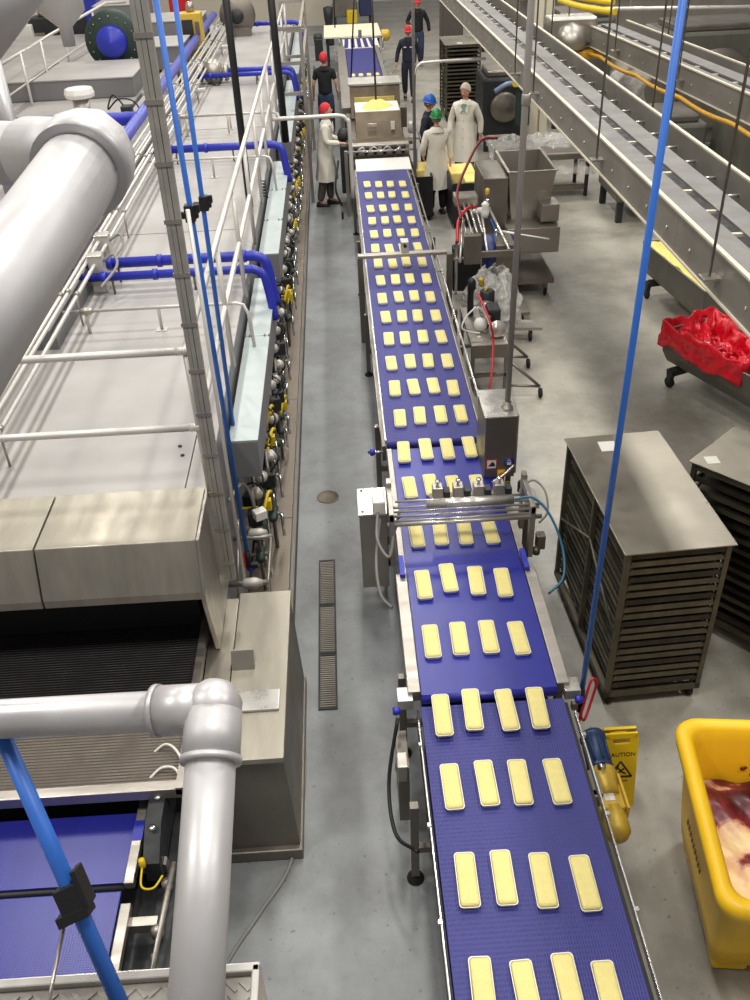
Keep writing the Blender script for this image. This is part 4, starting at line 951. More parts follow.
def person(label, loc, rz, s=1.0, arms=None, legs_=None, top='coat', topm='coat', legm='greytrouser', head='hairnet', headm='redcap', head_turn=(0, 0), face=True, extra=None, lean=0):
    arms = arms or {}; legs_ = legs_ or {}
    AL = arms.get('L', ((.25, .03, 1.16), (.27, -.06, .92))); AR = arms.get('R', ((-.25, .03, 1.16), (-.27, -.06, .92)))
    LL = legs_.get('L', ((.105, -.01, .50), (.11, .03, .09))); LR = legs_.get('R', ((-.105, -.01, .50), (-.11, .03, .09)))
    ly = -lean
    g = G()
    pel = g.add((0, 0, .95), (.14, .105)); ch = g.add((0, ly * .6, 1.2), (.135, .1), pel); up = g.add((0, ly, 1.36), (.118, .075), ch)
    nk = g.add((0, ly, 1.49), .055, up); hd = g.add((0, ly - .01, 1.58), .05, nk)
    for sgn, (el, wr) in ((1, AL), (-1, AR)):
        sh = g.add((sgn * .175, ly, 1.405), .055, up); e = g.add(el, .038, sh); w = g.add(wr, .026, e)
        d = (Vector(wr) - Vector(el)).normalized(); side = Vector((0, -1, 0)) if abs(d.y) < .7 else Vector((-sgn, 0, 0)); side = (side - d * side.dot(d)).normalized(); nrm = d.cross(side)
        pm = Vector(wr) + d * .065; p = g.add(pm, (.032, .022), w)
        for k in range(4):
            o_ = (k - 1.5) * .02; ln = (.07, .08, .074, .058)[k]
            a = g.add(pm + d * .03 + side * -o_, .0105, p); b1 = g.add(pm + d * (.03 + ln * .55) + side * -o_ * 1.1 + nrm * .008 * sgn, .009, a); g.add(pm + d * (.03 + ln * .95) + side * -o_ * 1.1 + nrm * .026 * sgn, .0075, b1)
        a = g.add(Vector(wr) + d * .03 + side * .032, .011, p); g.add(Vector(wr) + d * .075 + side * .052, .009, a)
    for sgn, (kn, an) in ((1, LL), (-1, LR)):
        hp_ = g.add((sgn * .095, 0, .88), .085, pel); k = g.add(kn, .058, hp_); a = g.add(an, .038, k); g.add(Vector(an) + Vector((0, -.13, -.05)), (.036, .024), a)
    body = skin_bm(g.v, g.e, g.r, 1)
    hc = Vector((0, ly - .02, 1.655)); 
    hb = MB(); head_mesh(hb, (0, 0, 0)); 
    Rm = Matrix.Rotation(head_turn[0], 4, 'Z') @ Matrix.Rotation(head_turn[1], 4, 'X')
    bmesh.ops.transform(hb.bm, matrix=Matrix.Translation(hc) @ Rm, verts=hb.bm.verts)
    tmp = bpy.data.meshes.new('h'); hb.bm.to_mesh(tmp); hb.bm.free(); body.bm.from_mesh(tmp); bpy.data.meshes.remove(tmp)
    root = body.build('person', 'skin'); root.location = loc; root.rotation_euler = (0, 0, rz); root.scale = (s, s, s)
    tag(root, label, 'person')
    def part(b, nm, m, lab=None): return b.build(nm, m, root, local=True, label=lab)
    # face
    fb = MB()
    for sgn in (-1, 1): fb.lathe(Vector((sgn * .029, -.082, .008)), [(.009, 0), (.010, .004), (.001, .007)], 8, (0, -1, 0))
    bmesh.ops.transform(fb.bm, matrix=Matrix.Translation(hc) @ Rm, verts=fb.bm.verts); part(fb, 'eyes', 'dark')
    fb = MB(); fb.tube([Vector((-.022, -.088, -.052)), Vector((0, -.094, -.05)), Vector((.022, -.088, -.052))], .004, 6)
    bmesh.ops.transform(fb.bm, matrix=Matrix.Translation(hc) @ Rm, verts=fb.bm.verts); part(fb, 'lips', mat('lips', (160, 96, 88), .5))
    # headwear
    hb = MB()
    if head in ('hairnet', 'cap', 'hardhat'):
        k = {'hairnet': 1.2, 'cap': 1.18, 'hardhat': 1.34}[head]; low = {'hairnet': .66, 'cap': .5, 'hardhat': .5}[head]
        def f(u, v):
            a = 2 * PI * u; t = PI * low * v; back = max(0, math.cos(a + PI)) 
            fr_ = .5 + .5 * math.cos(a); t *= (1 - .50 * fr_ ** 1.5 if head == 'hairnet' else 1)
            r = 1 + (.03 * math.sin(9 * a) * v if head == 'hairnet' else 0)
            return Vector((.074 * k * r * math.sin(t) * math.sin(a), -.093 * k * r * math.sin(t) * math.cos(a) + .004, .115 * (k - .04) * math.cos(t) + .006))
        hb.grid(f, 28, 10)
        if head in ('cap', 'hardhat'):
            zz = .03
            def br(u, v):
                a = (u - .5) * PI * (.8 if head == 'cap' else 2); r = 1 + (.55 if head == 'cap' else .2) * v * (max(.15, math.cos(a)) if head == 'cap' else 1)
                return Vector((.074 * k * r * math.sin(a), -.093 * k * r * math.cos(a), zz - .012 * v))
            hb.grid(br, 16, 3)
        bmesh.ops.transform(hb.bm, matrix=Matrix.Translation(hc) @ Rm, verts=hb.bm.verts)
        o = hb.build('hairnet' if head == 'hairnet' else ('cap' if head == 'cap' else 'hard_hat'), headm, root, local=True, solid=.004)
    if head == 'hardhat' or head == 'cap':
        hb = MB()
        def f(u, v):
            a = PI * (.28 + 1.44 * u) ; t = PI * (.42 + .25 * v)
            return Vector((.074 * 1.05 * math.sin(t) * math.sin(a), -.093 * 1.05 * math.sin(t) * math.cos(a) + .003, .115 * 1.0 * math.cos(t) + .0))
        hb.grid(f, 16, 4); bmesh.ops.transform(hb.bm, matrix=Matrix.Translation(hc) @ Rm, verts=hb.bm.verts); hb.build('hair', 'hair', root, local=True, solid=.006)
    # trousers
    g = G(); pe = g.add((0, 0, .97), (.158, .12)); g.add((0, ly * .2, 1.06), (.145, .11), pe)
    for sgn, (kn, an) in ((1, LL), (-1, LR)):
        h_ = g.add((sgn * .095, 0, .86), .108, pe); k = g.add(kn, .088, h_); k2 = g.add((Vector(kn) + Vector(an)) / 2, .08, k); g.add(Vector(an) + Vector((0, 0, .0)), .064, k2)
    part(skin_bm(g.v, g.e, g.r, 1), 'trousers', legm)
    for (kn, an) in (LL, LR):
        a = Vector(an); bb = MB()
        bb.loft([[Vector((a.x + x * w, a.y + y, a.z - .09 + z)) for x, z in ((-1, 0), (1, 0), (1, h * .6), (.5, h), (-.5, h), (-1, h * .6))] for y, w, h in ((.075, .025, .05), (.06, .038, .085), (0, .04, .095), (-.06, .043, .07), (-.13, .046, .05), (-.175, .03, .03))], smooth=True)
        part(bb, 'shoe', 'shoe')
    # top
    def sleeve_len(el, wr, fr): return Vector(el).lerp(Vector(wr), fr)
    fr = .93 if top != 'tshirt' else -1
    g = G(); long = top == 'coat'
    pe = g.add((0, 0, .88 if top != 'coat' else 1.0), (.185, .15) if top != 'coat' else (.175, .14)); 
    if not long: pe = g.add((0, 0, 1.04), (.17, .135), pe)
    if long: pass
    c1 = g.add((0, ly * .6, 1.2), (.165, .128), pe); u1 = g.add((0, ly, 1.385), (.165, .115), c1); g.add((0, ly, 1.505), (.072, .068), u1)
    for sgn, (el, wr) in ((1, AL), (-1, AR)):
        sh = g.add((sgn * .18, ly, 1.40), .075, u1)
        if fr > 0: e = g.add(el, .06, sh); g.add(sleeve_len(el, wr, fr), .05, e)
        else: g.add(Vector((sgn * .18, ly, 1.40)).lerp(Vector(el), .75), .062, sh)
    nm = {'coat': 'lab_coat', 'jacket': 'jacket', 'tshirt': 'shirt'}[top]
    tb = skin_bm(g.v, g.e, g.r, 2)
    if long:
        def sk(u, v):
            a_ = 2 * PI * u; z_ = 1.16 - .68 * v; fold = 1 + .035 * v * math.sin(7 * a_ + 1) + .02 * v * math.sin(13 * a_)
            rx_ = (.158 + .10 * v ** 1.2) * fold; ry_ = (.122 + .085 * v ** 1.2) * fold
            return Vector((rx_ * math.sin(a_), ry_ * math.cos(a_), z_))
        tb.grid(sk, 48, 14)
    def nr(u, v):
        a_ = 2 * PI * u; return Vector(((.064 + .10 * v) * math.sin(a_), ly + (.062 + .045 * v) * math.cos(a_), 1.515 - .085 * v ** 1.5))
    tb.grid(nr, 24, 5)
    tp = part(tb, nm, topm)
    if top == 'coat':
        bb = MB()
        def cf(u, v): 
            return Vector(((u - .5) * .012 + .004, -(.128 + .0 * v) - .03 * (1 - v) - .008, .6 + .75 * v))
        for z in (.75, .9, 1.05, 1.2, 1.3): bb.lathe((.0, -.165 + .02 * max(0, (z - .9)), z), [(.011, 0), (.011, .012), (.001, .013)], 8, (0, -1, 0))
        bb.build('coat_buttons', 'graybox', tp, local=True)
    if top != 'tshirt':
        bb = MB()
        bb.prism([(.02, ly - .118, 1.36), (.07, ly - .105, 1.46), (.1, ly - .1, 1.44), (.07, ly - .125, 1.3)], (0, -.012, 0)); bb.prism([(-.02, ly - .118, 1.36), (-.07, ly - .105, 1.46), (-.1, ly - .1, 1.44), (-.07, ly - .125, 1.3)], (0, -.012, 0))
        bb.build('collar', topm, tp, local=True)
    if extra == 'patch':
        for sgn in (-1, 1): MB().box(sgn * .08 - .035, sgn * .08 + .035, ly - .152, ly - .13, 1.285, 1.31, .003).build('name_patch', 'white', tp, local=True)
    if extra == 'teal':
        MB().prism([(-.045, ly - .115, 1.46), (.045, ly - .115, 1.46), (0, ly - .128, 1.32)], (0, -.012, 0)).build('undershirt', 'teal', tp, local=True)
    return root
walkL = ((.105, -.09, .51), (.11, -.12, .10)); walkR = ((-.10, .0, .52), (-.10, .22, .14))
def gnd(px, py): p = at(px, py, 0); return (p.x, p.y, 0)
p = at(327, 201, 0)
person('person in white coat and red hairnet working beside the depositor', (-.25, 17.35, 0), math.radians(82), 1.02, {'R': ((-.24, -.06, 1.17), (-.17, -.32, 1.14)), 'L': ((.24, -.06, 1.17), (.17, -.33, 1.08))}, {'L': ((.09, -.03, .5), (.09, -.03, .09)), 'R': ((-.09, .05, .5), (-.09, .14, .09))}, 'coat', 'coat', 'greytrouser', 'hairnet', 'redcap', (0, -.2), lean=.04)
person('person in black shirt and red hairnet seen from behind near the oven', (-.23, 22.6, 0), math.radians(176), 1.03, {}, {}, 'tshirt', 'blackcloth', 'jeans', 'hairnet', 'redcap')
p = at(409, 101, 0)
person('person in dark navy overalls and red cap walking towards the camera', (p.x, p.y, 0), math.radians(-6), 1.03, {'L': ((.27, .06, 1.16), (.30, .0, .9)), 'R': ((-.27, .02, 1.16), (-.31, -.09, .92))}, {'L': walkL, 'R': walkR}, 'jacket', 'navy', 'navy', 'cap', 'redcap', (0, .15), extra='patch')
p = at(418, 67, 0)
person('person in black jacket, jeans and red cap walking behind the one in overalls', (p.x, p.y, 0), math.radians(-4), 1.08, {'R': ((-.3, .02, 1.18), (-.2, -.2, 1.1)), 'L': ((.3, .02, 1.15), (.33, -.05, .9))}, {'L': walkR and ((.10, .0, .52), (.10, .2, .14)), 'R': ((-.105, -.09, .51), (-.11, -.12, .10))}, 'jacket', 'blackcloth', 'jeans', 'cap', 'redcap')
p = at(437, 188, 0)
person('person in dark work jacket and blue hard hat facing right in the talking group', (1.66, 17.75, 0), math.radians(68), 1.0, {'R': ((-.25, .02, 1.15), (-.24, -.12, .95)), 'L': ((.25, -.02, 1.16), (.2, -.22, 1.05))}, {}, 'jacket', 'navy', 'navy', 'hardhat', 'bluecap', (0, .15), lean=.04)
p = at(434, 213, 0)
person('person in white coat and green hard hat seen from behind in the talking group', (1.72, 16.5, 0), math.radians(190), 1.0, {'L': ((.25, -.0, 1.16), (.2, -.16, 1.0)), 'R': ((-.25, .0, 1.15), (-.27, -.05, .92))}, {}, 'coat', 'coat', 'blackcloth', 'hardhat', 'greencap')
p = at(464, 186, 0)
person('person in white coat and pale hairnet facing the talking group, teal collar showing', (p.x, p.y, 0), math.radians(-22), 1.06, {'L': ((.28, .03, 1.17), (.29, -.03, .92)), 'R': ((-.27, .02, 1.16), (-.28, -.07, .92))}, {}, 'coat', 'coat', 'navy', 'hairnet', 'net', (-.2, .2), extra='teal')

# ================================================================== RACKS
def rack(name_label, x0, y0, w, d, h, rz, n, z0=.14, dark=False, group=None, split=False, frame='rack', shelfm='rack_dark', left_open=0, note=True, shelf_range=(0, 1)):
    o = empty('pan_rack', (x0, y0, 0), name_label, 'rack', group, rz)
    MB().box(-.02, w + .02, -.02, d + .02, h - .012, h, .004).build('top_panel', mat('worn_top_steel', (150, 144, 132), .36, .7, .2, 2.2, .03, 12), o, local=True)
    for x in (.02, w - .02):
        for y in (.02, d / 2, d - .02): MB().box(x - .018, x + .018, y - .018, y + .018, z0, h - .012).build('post', frame, o, local=True)
    for x in (.02, w - .02): MB().box(x - .02, x + .02, 0, d, z0 - .03, z0 + .02).build('base_rail', frame, o, local=True)
    for y in (.02, d - .02): MB().box(0, w, y - .02, y + .02, z0 - .03, z0 + .02).build('base_rail', frame, o, local=True)
    b_ = MB(); b_.tube([(.0, .04, h * .5), (.0, d * .5 - .03, h * .72)], .01, 6).tube([(.0, d * .5 - .02, h * .72), (.0, d - .04, h * .5)], .01, 6); b_.build('side_brace', frame, o, local=True)
    zs = [z0 + .08 + (h - z0 - .14) * (k / (n - 1)) for k in range(n)]
    for k, z in enumerate(zs):
        if not (shelf_range[0] <= k / n <= shelf_range[1]): continue
        b_ = MB()
        for (ya, yb_) in ((.0, d / 2 - .02), (d / 2 + .02, d)):
            # pan shaped shelf: floor plus turned-up lips
            b_.box(.045, w - .045, ya + .01, yb_ - .01, z - .006, z)
            b_.prism([(.035, ya, z - .006), (w - .035, ya, z - .006), (w - .06, ya + .004, z + .03), (.05, ya + .004, z + .03)], (0, .012, 0))
            b_.box(.035, w - .035, yb_ - .012, yb_, z - .006, z + .028)
            b_.box(.035, .05, ya + .01, yb_ - .01, z - .006, z + .02).box(w - .05, w - .035, ya + .01, yb_ - .01, z - .006, z + .02)
        b_.build('shelf', frame if k % 3 else shelfm, o, local=True)
    for x in (.05, w - .05):
        for y in (.06, d - .06):
            c = MB().lathe((x, y, .055), [(.001, -.018), (.05, -.016), (.055, -.01), (.055, .01), (.05, .016), (.001, .018)], 16, (1, 0, 0)).build('caster', 'rubber', o, local=True)
            MB().box(x - .028, x + .028, y - .02, y + .02, .085, z0 - .03).build('caster_fork', 'steel_dark', c, local=True)
    return o
r1 = rack('worn steel pan rack full of dark trays, the nearest one, right of the belt', 1.75, 4.61, .73, 1.46, 1.5, math.radians(2.9), 19)
r1_off = r1.location
tag(MB().box(1.9, 2.03, 5.86, 6.0, 1.5, 1.503, 0).build('paper_note', 'white'), 'white paper label lying on the nearest rack top', 'paper')
r2 = rack('steel pan rack at the right edge of the photo, partly cut off', 2.54, 5.66, 1.35, .66, 1.5, math.radians(-48.5), 14, frame='rack')
q = at(712, 460, 1.501); tag(MB().box(q.x - .05, q.x + .05, q.y - .05, q.y + .05, 1.5, 1.503).build('paper_note', 'white'), 'white paper label lying on the rack top at the right edge', 'paper')
r3 = rack('tall dark pan rack far away beside the people in white coats', 2.66, 23.5, .85, 1.3, 1.72, 0, 18)
q = at(463, 47, 1.73); tag(MB().box(q.x - .06, q.x + .06, 23.6, 23.75, 1.72, 1.723).build('paper_note', 'white'), 'white paper tag lying on the far rack top', 'paper')

# ================================================================== TROUGHS
def trough(lab, P0, d, L, W, h, zb, m='trough'):
    """P0: near-left rim corner, d: unit direction along its length, W to the right of d"""
    rz = math.atan2(d[1], d[0]); o = empty('dough_trough', (P0[0], P0[1], 0), lab, 'trough', None, rz)
    def sec(x, s=1): # section across local -y
        return [Vector((x, 0, h)), Vector((x, -.03, zb + .2)), Vector((x, -.12, zb + .05)), Vector((x, -.26, zb)), Vector((x, -W + .26, zb)), Vector((x, -W + .12, zb + .05)), Vector((x, -W + .03, zb + .2)), Vector((x, -W, h))]
    b = MB(); b.loft([sec(0), sec(L)], cap=False, close=False); b.bm.faces.new([b.bm.verts.new(v) for v in sec(0)]); b.bm.faces.new([b.bm.verts.new(v) for v in sec(L)])
    b.build('tub', m, o, local=True, solid=.012)
    MB().tube([(0, 0, h), (L, 0, h), (L, -W, h), (0, -W, h), (0, 0, h)], .014, 8).build('rim', m, o, local=True)
    MB().box(.05, L - .05, -W * .5 - .05, -W * .5 + .05, zb - .06, zb - .008).box(.1, .2, -W + .1, -.1, zb - .08, zb - .008).box(L - .2, L - .1, -W + .1, -.1, zb - .08, zb - .008).build('undercarriage', 'dark', o, local=True)
    for x in (.12, L - .12):
        for y in (-.1, -W + .1):
            c = MB().lathe((x, y, .07), [(.001, -.022), (.065, -.02), (.07, -.01), (.07, .01), (.065, .02), (.001, .022)], 16, (0, 1, 0)).build('caster', 'rubber', o, local=True)
            MB().prism([(x - .05, y - .03, zb - .03), (x + .06, y - .03, zb - .03), (x + .02, y - .03, .07), (x - .02, y - .03, .07)], (0, .06, 0)).build('caster_fork', 'dark', c, local=True)
    return o, rz
a = at(659, 352, .62); bq = at(750, 404, .62); d = (bq - a); d.z = 0; d.normalize()
# rim runs from far-left corner to the lower right
P0 = at(664, 330, .72); 
TR, rz = trough('grey dough trough on casters lined with a red bag at the right edge', (P0.x, P0.y), (d.x, d.y), 1.75, -.0 + .75, .72, .26)
TR.scale = (1, -1, 1)
# red liner
def film(P0, rz, flip, L, W, h, dep, seed, m, lab, nm, amp=.05, over=.07):
    rnd = random.Random(seed); ph = [rnd.uniform(0, 6) for _ in range(8)]
    ca, sa = math.cos(rz), math.sin(rz)
    def f(u, v):
        # u around rim, v: from outside skirt -> over rim -> down inside -> floor centre
        t = u * 4; k = int(t) % 4; q = t - int(t)
        c = [(0, 0), (L, 0), (L, W), (0, W)]; p = Vector(c[k]).lerp(Vector(c[(k + 1) % 4]), q)
        cen = Vector((L / 2, W / 2)); out = (p - cen); on = out.normalized()
        w = .5 + .5 * math.sin(u * 61 + ph[0]) * math.sin(u * 23 + ph[1])
        if v < .25: s = v / .25; off = .05; z = h - (.16 + .08 * w) * (1 - s)
        elif v < .4: s = (v - .25) / .15; off = .05 * (1 - s); z = h + over * math.sin(PI * s) * (.5 + w)
        else: s = (v - .4) / .6; off = -s * out.length * .96; z = h - dep * math.sin(min(1, s * 1.6) * PI / 2) + amp * math.sin(u * 50 + s * 9 + ph[2]) * (.3 + s) * .8 + amp * .8 * math.sin(s * 13 + u * 17 + ph[3])
        p = p + on * off
        y = p.y * flip
        q_ = Vector((P0[0] + ca * p.x - sa * y, P0[1] + sa * p.x + ca * y, z + .025)); c_ = crump(q_, 4.5, amp * 1.6); c_.z = max(c_.z, -.02); uu = 1 if v > .4 else .35
        return q_ + c_ * uu
    b = MB(); b.grid(f, 160, 40); bmesh.ops.remove_doubles(b.bm, verts=b.bm.verts, dist=1e-4); o = b.build(nm, m, solid=.003); tag(o, lab, 'plastic liner'); return o
film((P0.x, P0.y), rz, 1, 1.2, .75, .72, .2, 4, 'red_film', 'crumpled red plastic liner lying over the trough at the right', 'red_liner', .05, .08)
# yellow topped trough under the track
a = at(645, 243, .8); bq = at(705, 292, .8); d = (bq - a); d.z = 0; Lt = d.length; d.normalize()
P1 = a - d * .05
T2, rz2 = trough('long dark dough trough with yellow dough under the near overhead track', (P1.x, P1.y), (d.x, d.y), Lt + .05, .75, .8, .28)
T2.scale = (1, -1, 1)
ca, sa = math.cos(rz2), math.sin(rz2)
def f(u, v):
    x = .03 + (Lt - .01) * u; y = .04 + .66 * v
    return Vector((P1.x + ca * x - sa * y, P1.y + sa * x + ca * y, .77 + .02 * math.sin(u * 25 + v * 7) + .012 * math.sin(v * 19 - u * 9)))
b = MB(); b.grid(f, 40, 12); tag(b.build('dough_slab', 'dough', solid=.03), 'flat yellow dough filling the long trough under the overhead track', 'dough')

# ================================================================== YELLOW BIN
yb = empty('plastic_tote', (1.76, 2.55, 0), 'big yellow plastic tote on the floor at the lower right', 'bin', None, math.radians(-7))
WB, LB, HB = 1.15, 1.12, .97
def rr2(x0, x1, y0, y1, r, z, n=7):
    return [v + Vector(((x0 + x1) / 2, (y0 + y1) / 2, 0)) for v in rrect((x1 - x0) / 2, (y1 - y0) / 2, r, z, n)]
b = MB()
b.loft([rr2(.08, WB - .08, .06, LB - .16, .06, .10), rr2(.05, WB - .05, .03, LB - .13, .08, .3), rr2(.0, WB, -.08, LB - .05, .1, .84), rr2(-.05, WB + .05, -.14, LB, .12, .86), rr2(-.06, WB + .06, -.15, LB + .01, .13, .93), rr2(-.04, WB + .04, -.13, LB - .01, .12, .965),
        rr2(-.0, WB, -.09, LB - .05, .11, .97), rr2(.03, WB - .03, -.06, LB - .08, .1, .94), rr2(.04, WB - .04, -.04, LB - .1, .1, .86), rr2(.1, WB - .1, .06, LB - .16, .08, .5), rr2(.12, WB - .12, .08, LB - .19, .08, .2)], smooth=True)
b.build('tub', 'bin', yb, local=True)
for x in (.1, WB - .3):
    for y in (.08, LB - .36): MB().box(x, x + .2, y, y + .16, 0, .12, .02).build('foot', 'bin', yb, local=True)
b = MB()
for k in range(9): b.box(.045 - .0, .05, .36 + k * .04, .382 + k * .04, .5, .54)
b.build('moulded_lettering', mat('worn_print', (120, 84, 20), .6), yb, local=True)
for o_ in yb.children:
    if o_.name.startswith('moulded'): o_.location.x = -.035
def f(u, v):
    x = .11 + (WB - .22) * u; y = .04 + (LB - .2) * v
    return Vector((x, y, .62 + .035 * math.sin(6 * u + 3 * v) + .03 * math.sin(11 * v - 4 * u) + .015 * math.sin(23 * u + 17 * v)))
b = MB(); b.grid(f, 40, 40)
c_ = b.build('dough_waste', 'content'); c_.location = yb.location; c_.rotation_euler = yb.rotation_euler
tag(c_, 'beige dough with dark berry filling inside the yellow tote', 'dough')
# berry smears on the inner wall
b = MB()
rn = random.Random(4)
for k in range(9):
    x = .25 + rn.random() * .8; z = .66 + rn.random() * .2; yy = LB - .168 + (z - .5) * .167
    b.lathe((x, yy - .004, z), [(rn.uniform(.008, .03), 0), (.001, .004)], 9, (0, -1, .1))
wy = lambda z: LB - .164 + (z - .5) * .167
b.prism([(x_, wy(z_), z_) for x_, z_ in ((.42, .62), (.62, .62), (.6, .72), (.66, .84), (.6, .85), (.55, .76), (.47, .7))], (0, -.004, 0))
b.build('berry_smears', mat('berry_smear', (110, 28, 20), .4), yb, local=True)

# ================================================================== FILLER MACHINE (right, mid)
fm_ = empty('filling_machine', (2.5, 13, 0), 'stainless filling machine with an open square hopper right of the far belt', 'filling machine')
MB().box(2.03, 2.38, 13.0, 13.95, .5, 1.58, .01).build('tall_cabinet', 'steel_dark', fm_)
hx0, hx1, hy0, hy1, hz = 2.40, 3.08, 13.1, 14.25, 1.62
def ring(i, z): return [(hx0 + i, hy0 + i, z), (hx1 - i, hy0 + i, z), (hx1 - i, hy1 - i, z), (hx0 + i, hy1 - i, z)]
b = MB(); b.loft([ring(.12, .8), ring(.06, 1.05), ring(0, hz), ring(-.02, hz), ring(-.02, hz + .01), ring(.02, hz + .01), ring(.09, 1.05), ring(.2, .9)]); b.build('hopper', 'steel', fm_)
MB().box(2.35, 3.12, 12.75, 13.7, .55, .92, .01).build('lower_housing', 'steel', fm_)
MB().box(2.86, 3.12, 12.9, 13.25, .95, 1.2, .01).build('side_box', 'steel', fm_)
MB().box(2.0, 3.0, 12.4, 14.0, .22, .30).build('base_frame', 'steel_dark', fm_)
MB().box(2.05, 2.3, 12.3, 13.2, .3, .8, .02).build('front_casing', 'steel_dark', fm_)
MB().lathe((1.95, 12.35, .72), [(.02, 0), (.26, .01), (.28, .04), (.28, .10), (.26, .13), (.02, .14)], 32, (1, 0, 0)).lathe((2.36, 12.35, .72), [(.02, 0), (.24, .01), (.25, .03), (.25, .07), (.02, .08)], 32, (1, 0, 0)).build('blue_wheel', mat('navy_wheel', (36, 48, 104), .45), fm_)
MB().box(2.09, 2.36, 12.12, 12.6, .42, .92, .01).build('wheel_guard', 'steel_dark', fm_)
MB().box(1.62, 1.85, 11.9, 12.0, .75, 1.15, .01).box(1.85, 2.35, 11.95, 12.0, .82, .9).build('front_plate', 'steel_dark', fm_)
MB().tube([(1.5, 12.0, .8), (1.62, 12.5, 1.18), (1.7, 12.8, 1.2)], .022, 8).tube([(1.56, 11.9, .8), (1.68, 12.5, 1.18)], .022, 8).tube([(1.95, 12.0, .88), (1.98, 12.8, 1.15)], .02, 8).tube([(2.25, 12.0, .9), (2.1, 12.9, 1.2)], .02, 8).tube([(1.5, 12.0, .8), (1.95, 12.0, .85)], .02, 8).tube([(1.55, 12.2, .2), (1.55, 12.2, .9)], .022, 8).build('guide_frame', 'steel_light', fm_)
for k in range(4): MB().tube([(1.7 + k * .075, 12.3, 1.05), (1.66 + k * .075, 13.2, 1.3)], .016, 8).build('filling_lane', 'steel_light', fm_)
MB().box(1.62, 1.96, 13.0, 13.3, 1.2, 1.34, .02).build('valve_block', 'steel', fm_)
MB().lathe((2.02, 12.75, 1.2), [(.02, -.1), (.05, -.06), (.06, 0), (.04, .06), (.06, .1), (.02, .14)], 12).lathe((1.94, 12.85, 1.18), [(.02, -.1), (.045, -.05), (.045, .06), (.02, .1)], 12, (1, .3, 0)).build('white_coupling', 'white', fm_)
MB().lathe((2.06, 12.85, 1.4), [(.02, 0), (.035, .02), (.035, .08), (.001, .1)], 10).build('orange_valve', 'motor_yellow', fm_)
b = MB(); 
for x, y, z in ((2.1, 12.2, 1.1), (2.05, 12.75, 1.35)): b.tube([(x, y, z - .25), (x, y, z)], .01, 8); b.lathe((x, y, z - .03), [(.001, 0), (.025, .012), (.03, .03), (.025, .048), (.001, .06)], 12)
b.build('ball_levers', 'chrome', fm_)
MB().tube(bez([(1.62, 12.3, 1.25), (1.64, 12.9, 1.45), (1.85, 13.3, 1.75), (2.05, 13.5, 1.98), (2.3, 13.6, 1.98)]), [.02] * 25 + [.02] * 8, 8).build('feed_hose', mat('dark_red_hose', (120, 34, 40), .45), fm_)
MB().tube(bez([(1.55, 12.1, 1.0), (1.6, 12.4, 1.2), (1.75, 12.6, 1.3), (1.9, 12.8, 1.25)]), .024, 8).build('feed_hose', 'redhose', fm_)
MB().tube(bez([(2.1, 12.7, 1.1), (2.15, 12.6, .95), (2.1, 12.4, .9)]), .012, 6).build('air_hose', 'blue_hose', fm_)
for x, y in ((1.95, 12.3), (2.7, 13.4), (2.9, 12.5), (2.1, 13.9)):
    c = MB().lathe((x, y, .07), [(.001, -.02), (.06, -.018), (.07, -.01), (.07, .01), (.06, .018), (.001, .02)], 14, (1, 0, 0)).build('caster', 'rubber', fm_)
    MB().box(x - .03, x + .03, y - .03, y + .03, .07, .24).build('caster_fork', 'steel_dark', c)
MB().box(1.55, 1.95, 12.55, 12.75, .1, .75, .02).build('drive_motor', 'black', fm_)
tag(MB().tube([at(499, 231, .93), at(517, 234, .93)], .02, 8).tube([at(517, 234, .93), at(549, 239, .93)], .012, 8).build('scraper', 'white'), 'white handled scraper lying on the filling machine housing', 'scraper')
# skid w/ rounded plate below the machine
o = empty('low_dolly', (1.9, 11.7, 0), 'low steel dolly on the floor in front of the filling machine', 'dolly')
MB().box(1.68, 2.5, 11.55, 11.95, .12, .17, .01).build('deck', 'steel_dark', o)
MB().tube([(1.7, 11.6, .14), (1.66, 11.75, .14), (1.7, 11.9, .14)], .03, 8).build('bumper', 'dark', o)
for x in (1.8, 2.4):
    for y in (11.62, 11.88): MB().lathe((x, y, .05), [(.001, -.02), (.05, -.015), (.05, .015), (.001, .02)], 12, (1, 0, 0)).box(x - .015, x + .015, y - .03, y + .03, .06, .12).build('caster', 'rubber', o)

# pump cart
pc = empty('pump_cart', (1.6, 10, 0), 'stainless pump cart with outrigger casters between belt and open floor', 'cart')
MB().box(1.40, 1.83, 9.5, 10.6, .64, .70, .006).build('cart_top', 'steel', pc)
MB().box(1.40, 1.83, 9.48, 9.5, .54, .70).build('front_skirt', 'steel_dark', pc)
for x in (1.42, 1.81):
    for y in (9.52, 10.5): MB().box(x - .02, x + .02, y - .02, y + .02, .08, .64).build('leg', 'steel_dark', pc)
MB().box(1.42, 1.83, 9.5, 9.54, .28, .32).box(1.42, 1.83, 10.3, 10.34, .28, .32).build('crossbar', 'steel_dark', pc)
for y in (9.5, 10.28):
    MB().tube([(1.82, y, .5), (2.22, y - .04, .14)], .018, 6).tube([(1.82, y, .16), (2.22, y - .04, .14)], .016, 6).build('outrigger', 'steel_dark', pc)
    MB().lathe((2.23, y - .05, .06), [(.001, -.02), (.055, -.018), (.06, 0), (.055, .018), (.001, .02)], 14, (1, 0, 0)).build('caster', 'rubber', pc)
MB().lathe((1.68, 10.1, .82), [(.09, -.2), (.1, -.18), (.1, -.02), (.08, 0), (.08, .16), (.06, .2)], 20, (0, -1, 0)).lathe((1.72, 9.75, .78), [(.001, -.01), (.095, 0), (.1, .02), (.1, .07), (.08, .1), (.001, .11)], 24, (.2, -1, .3)).build('pump_head', 'steel_light', pc)
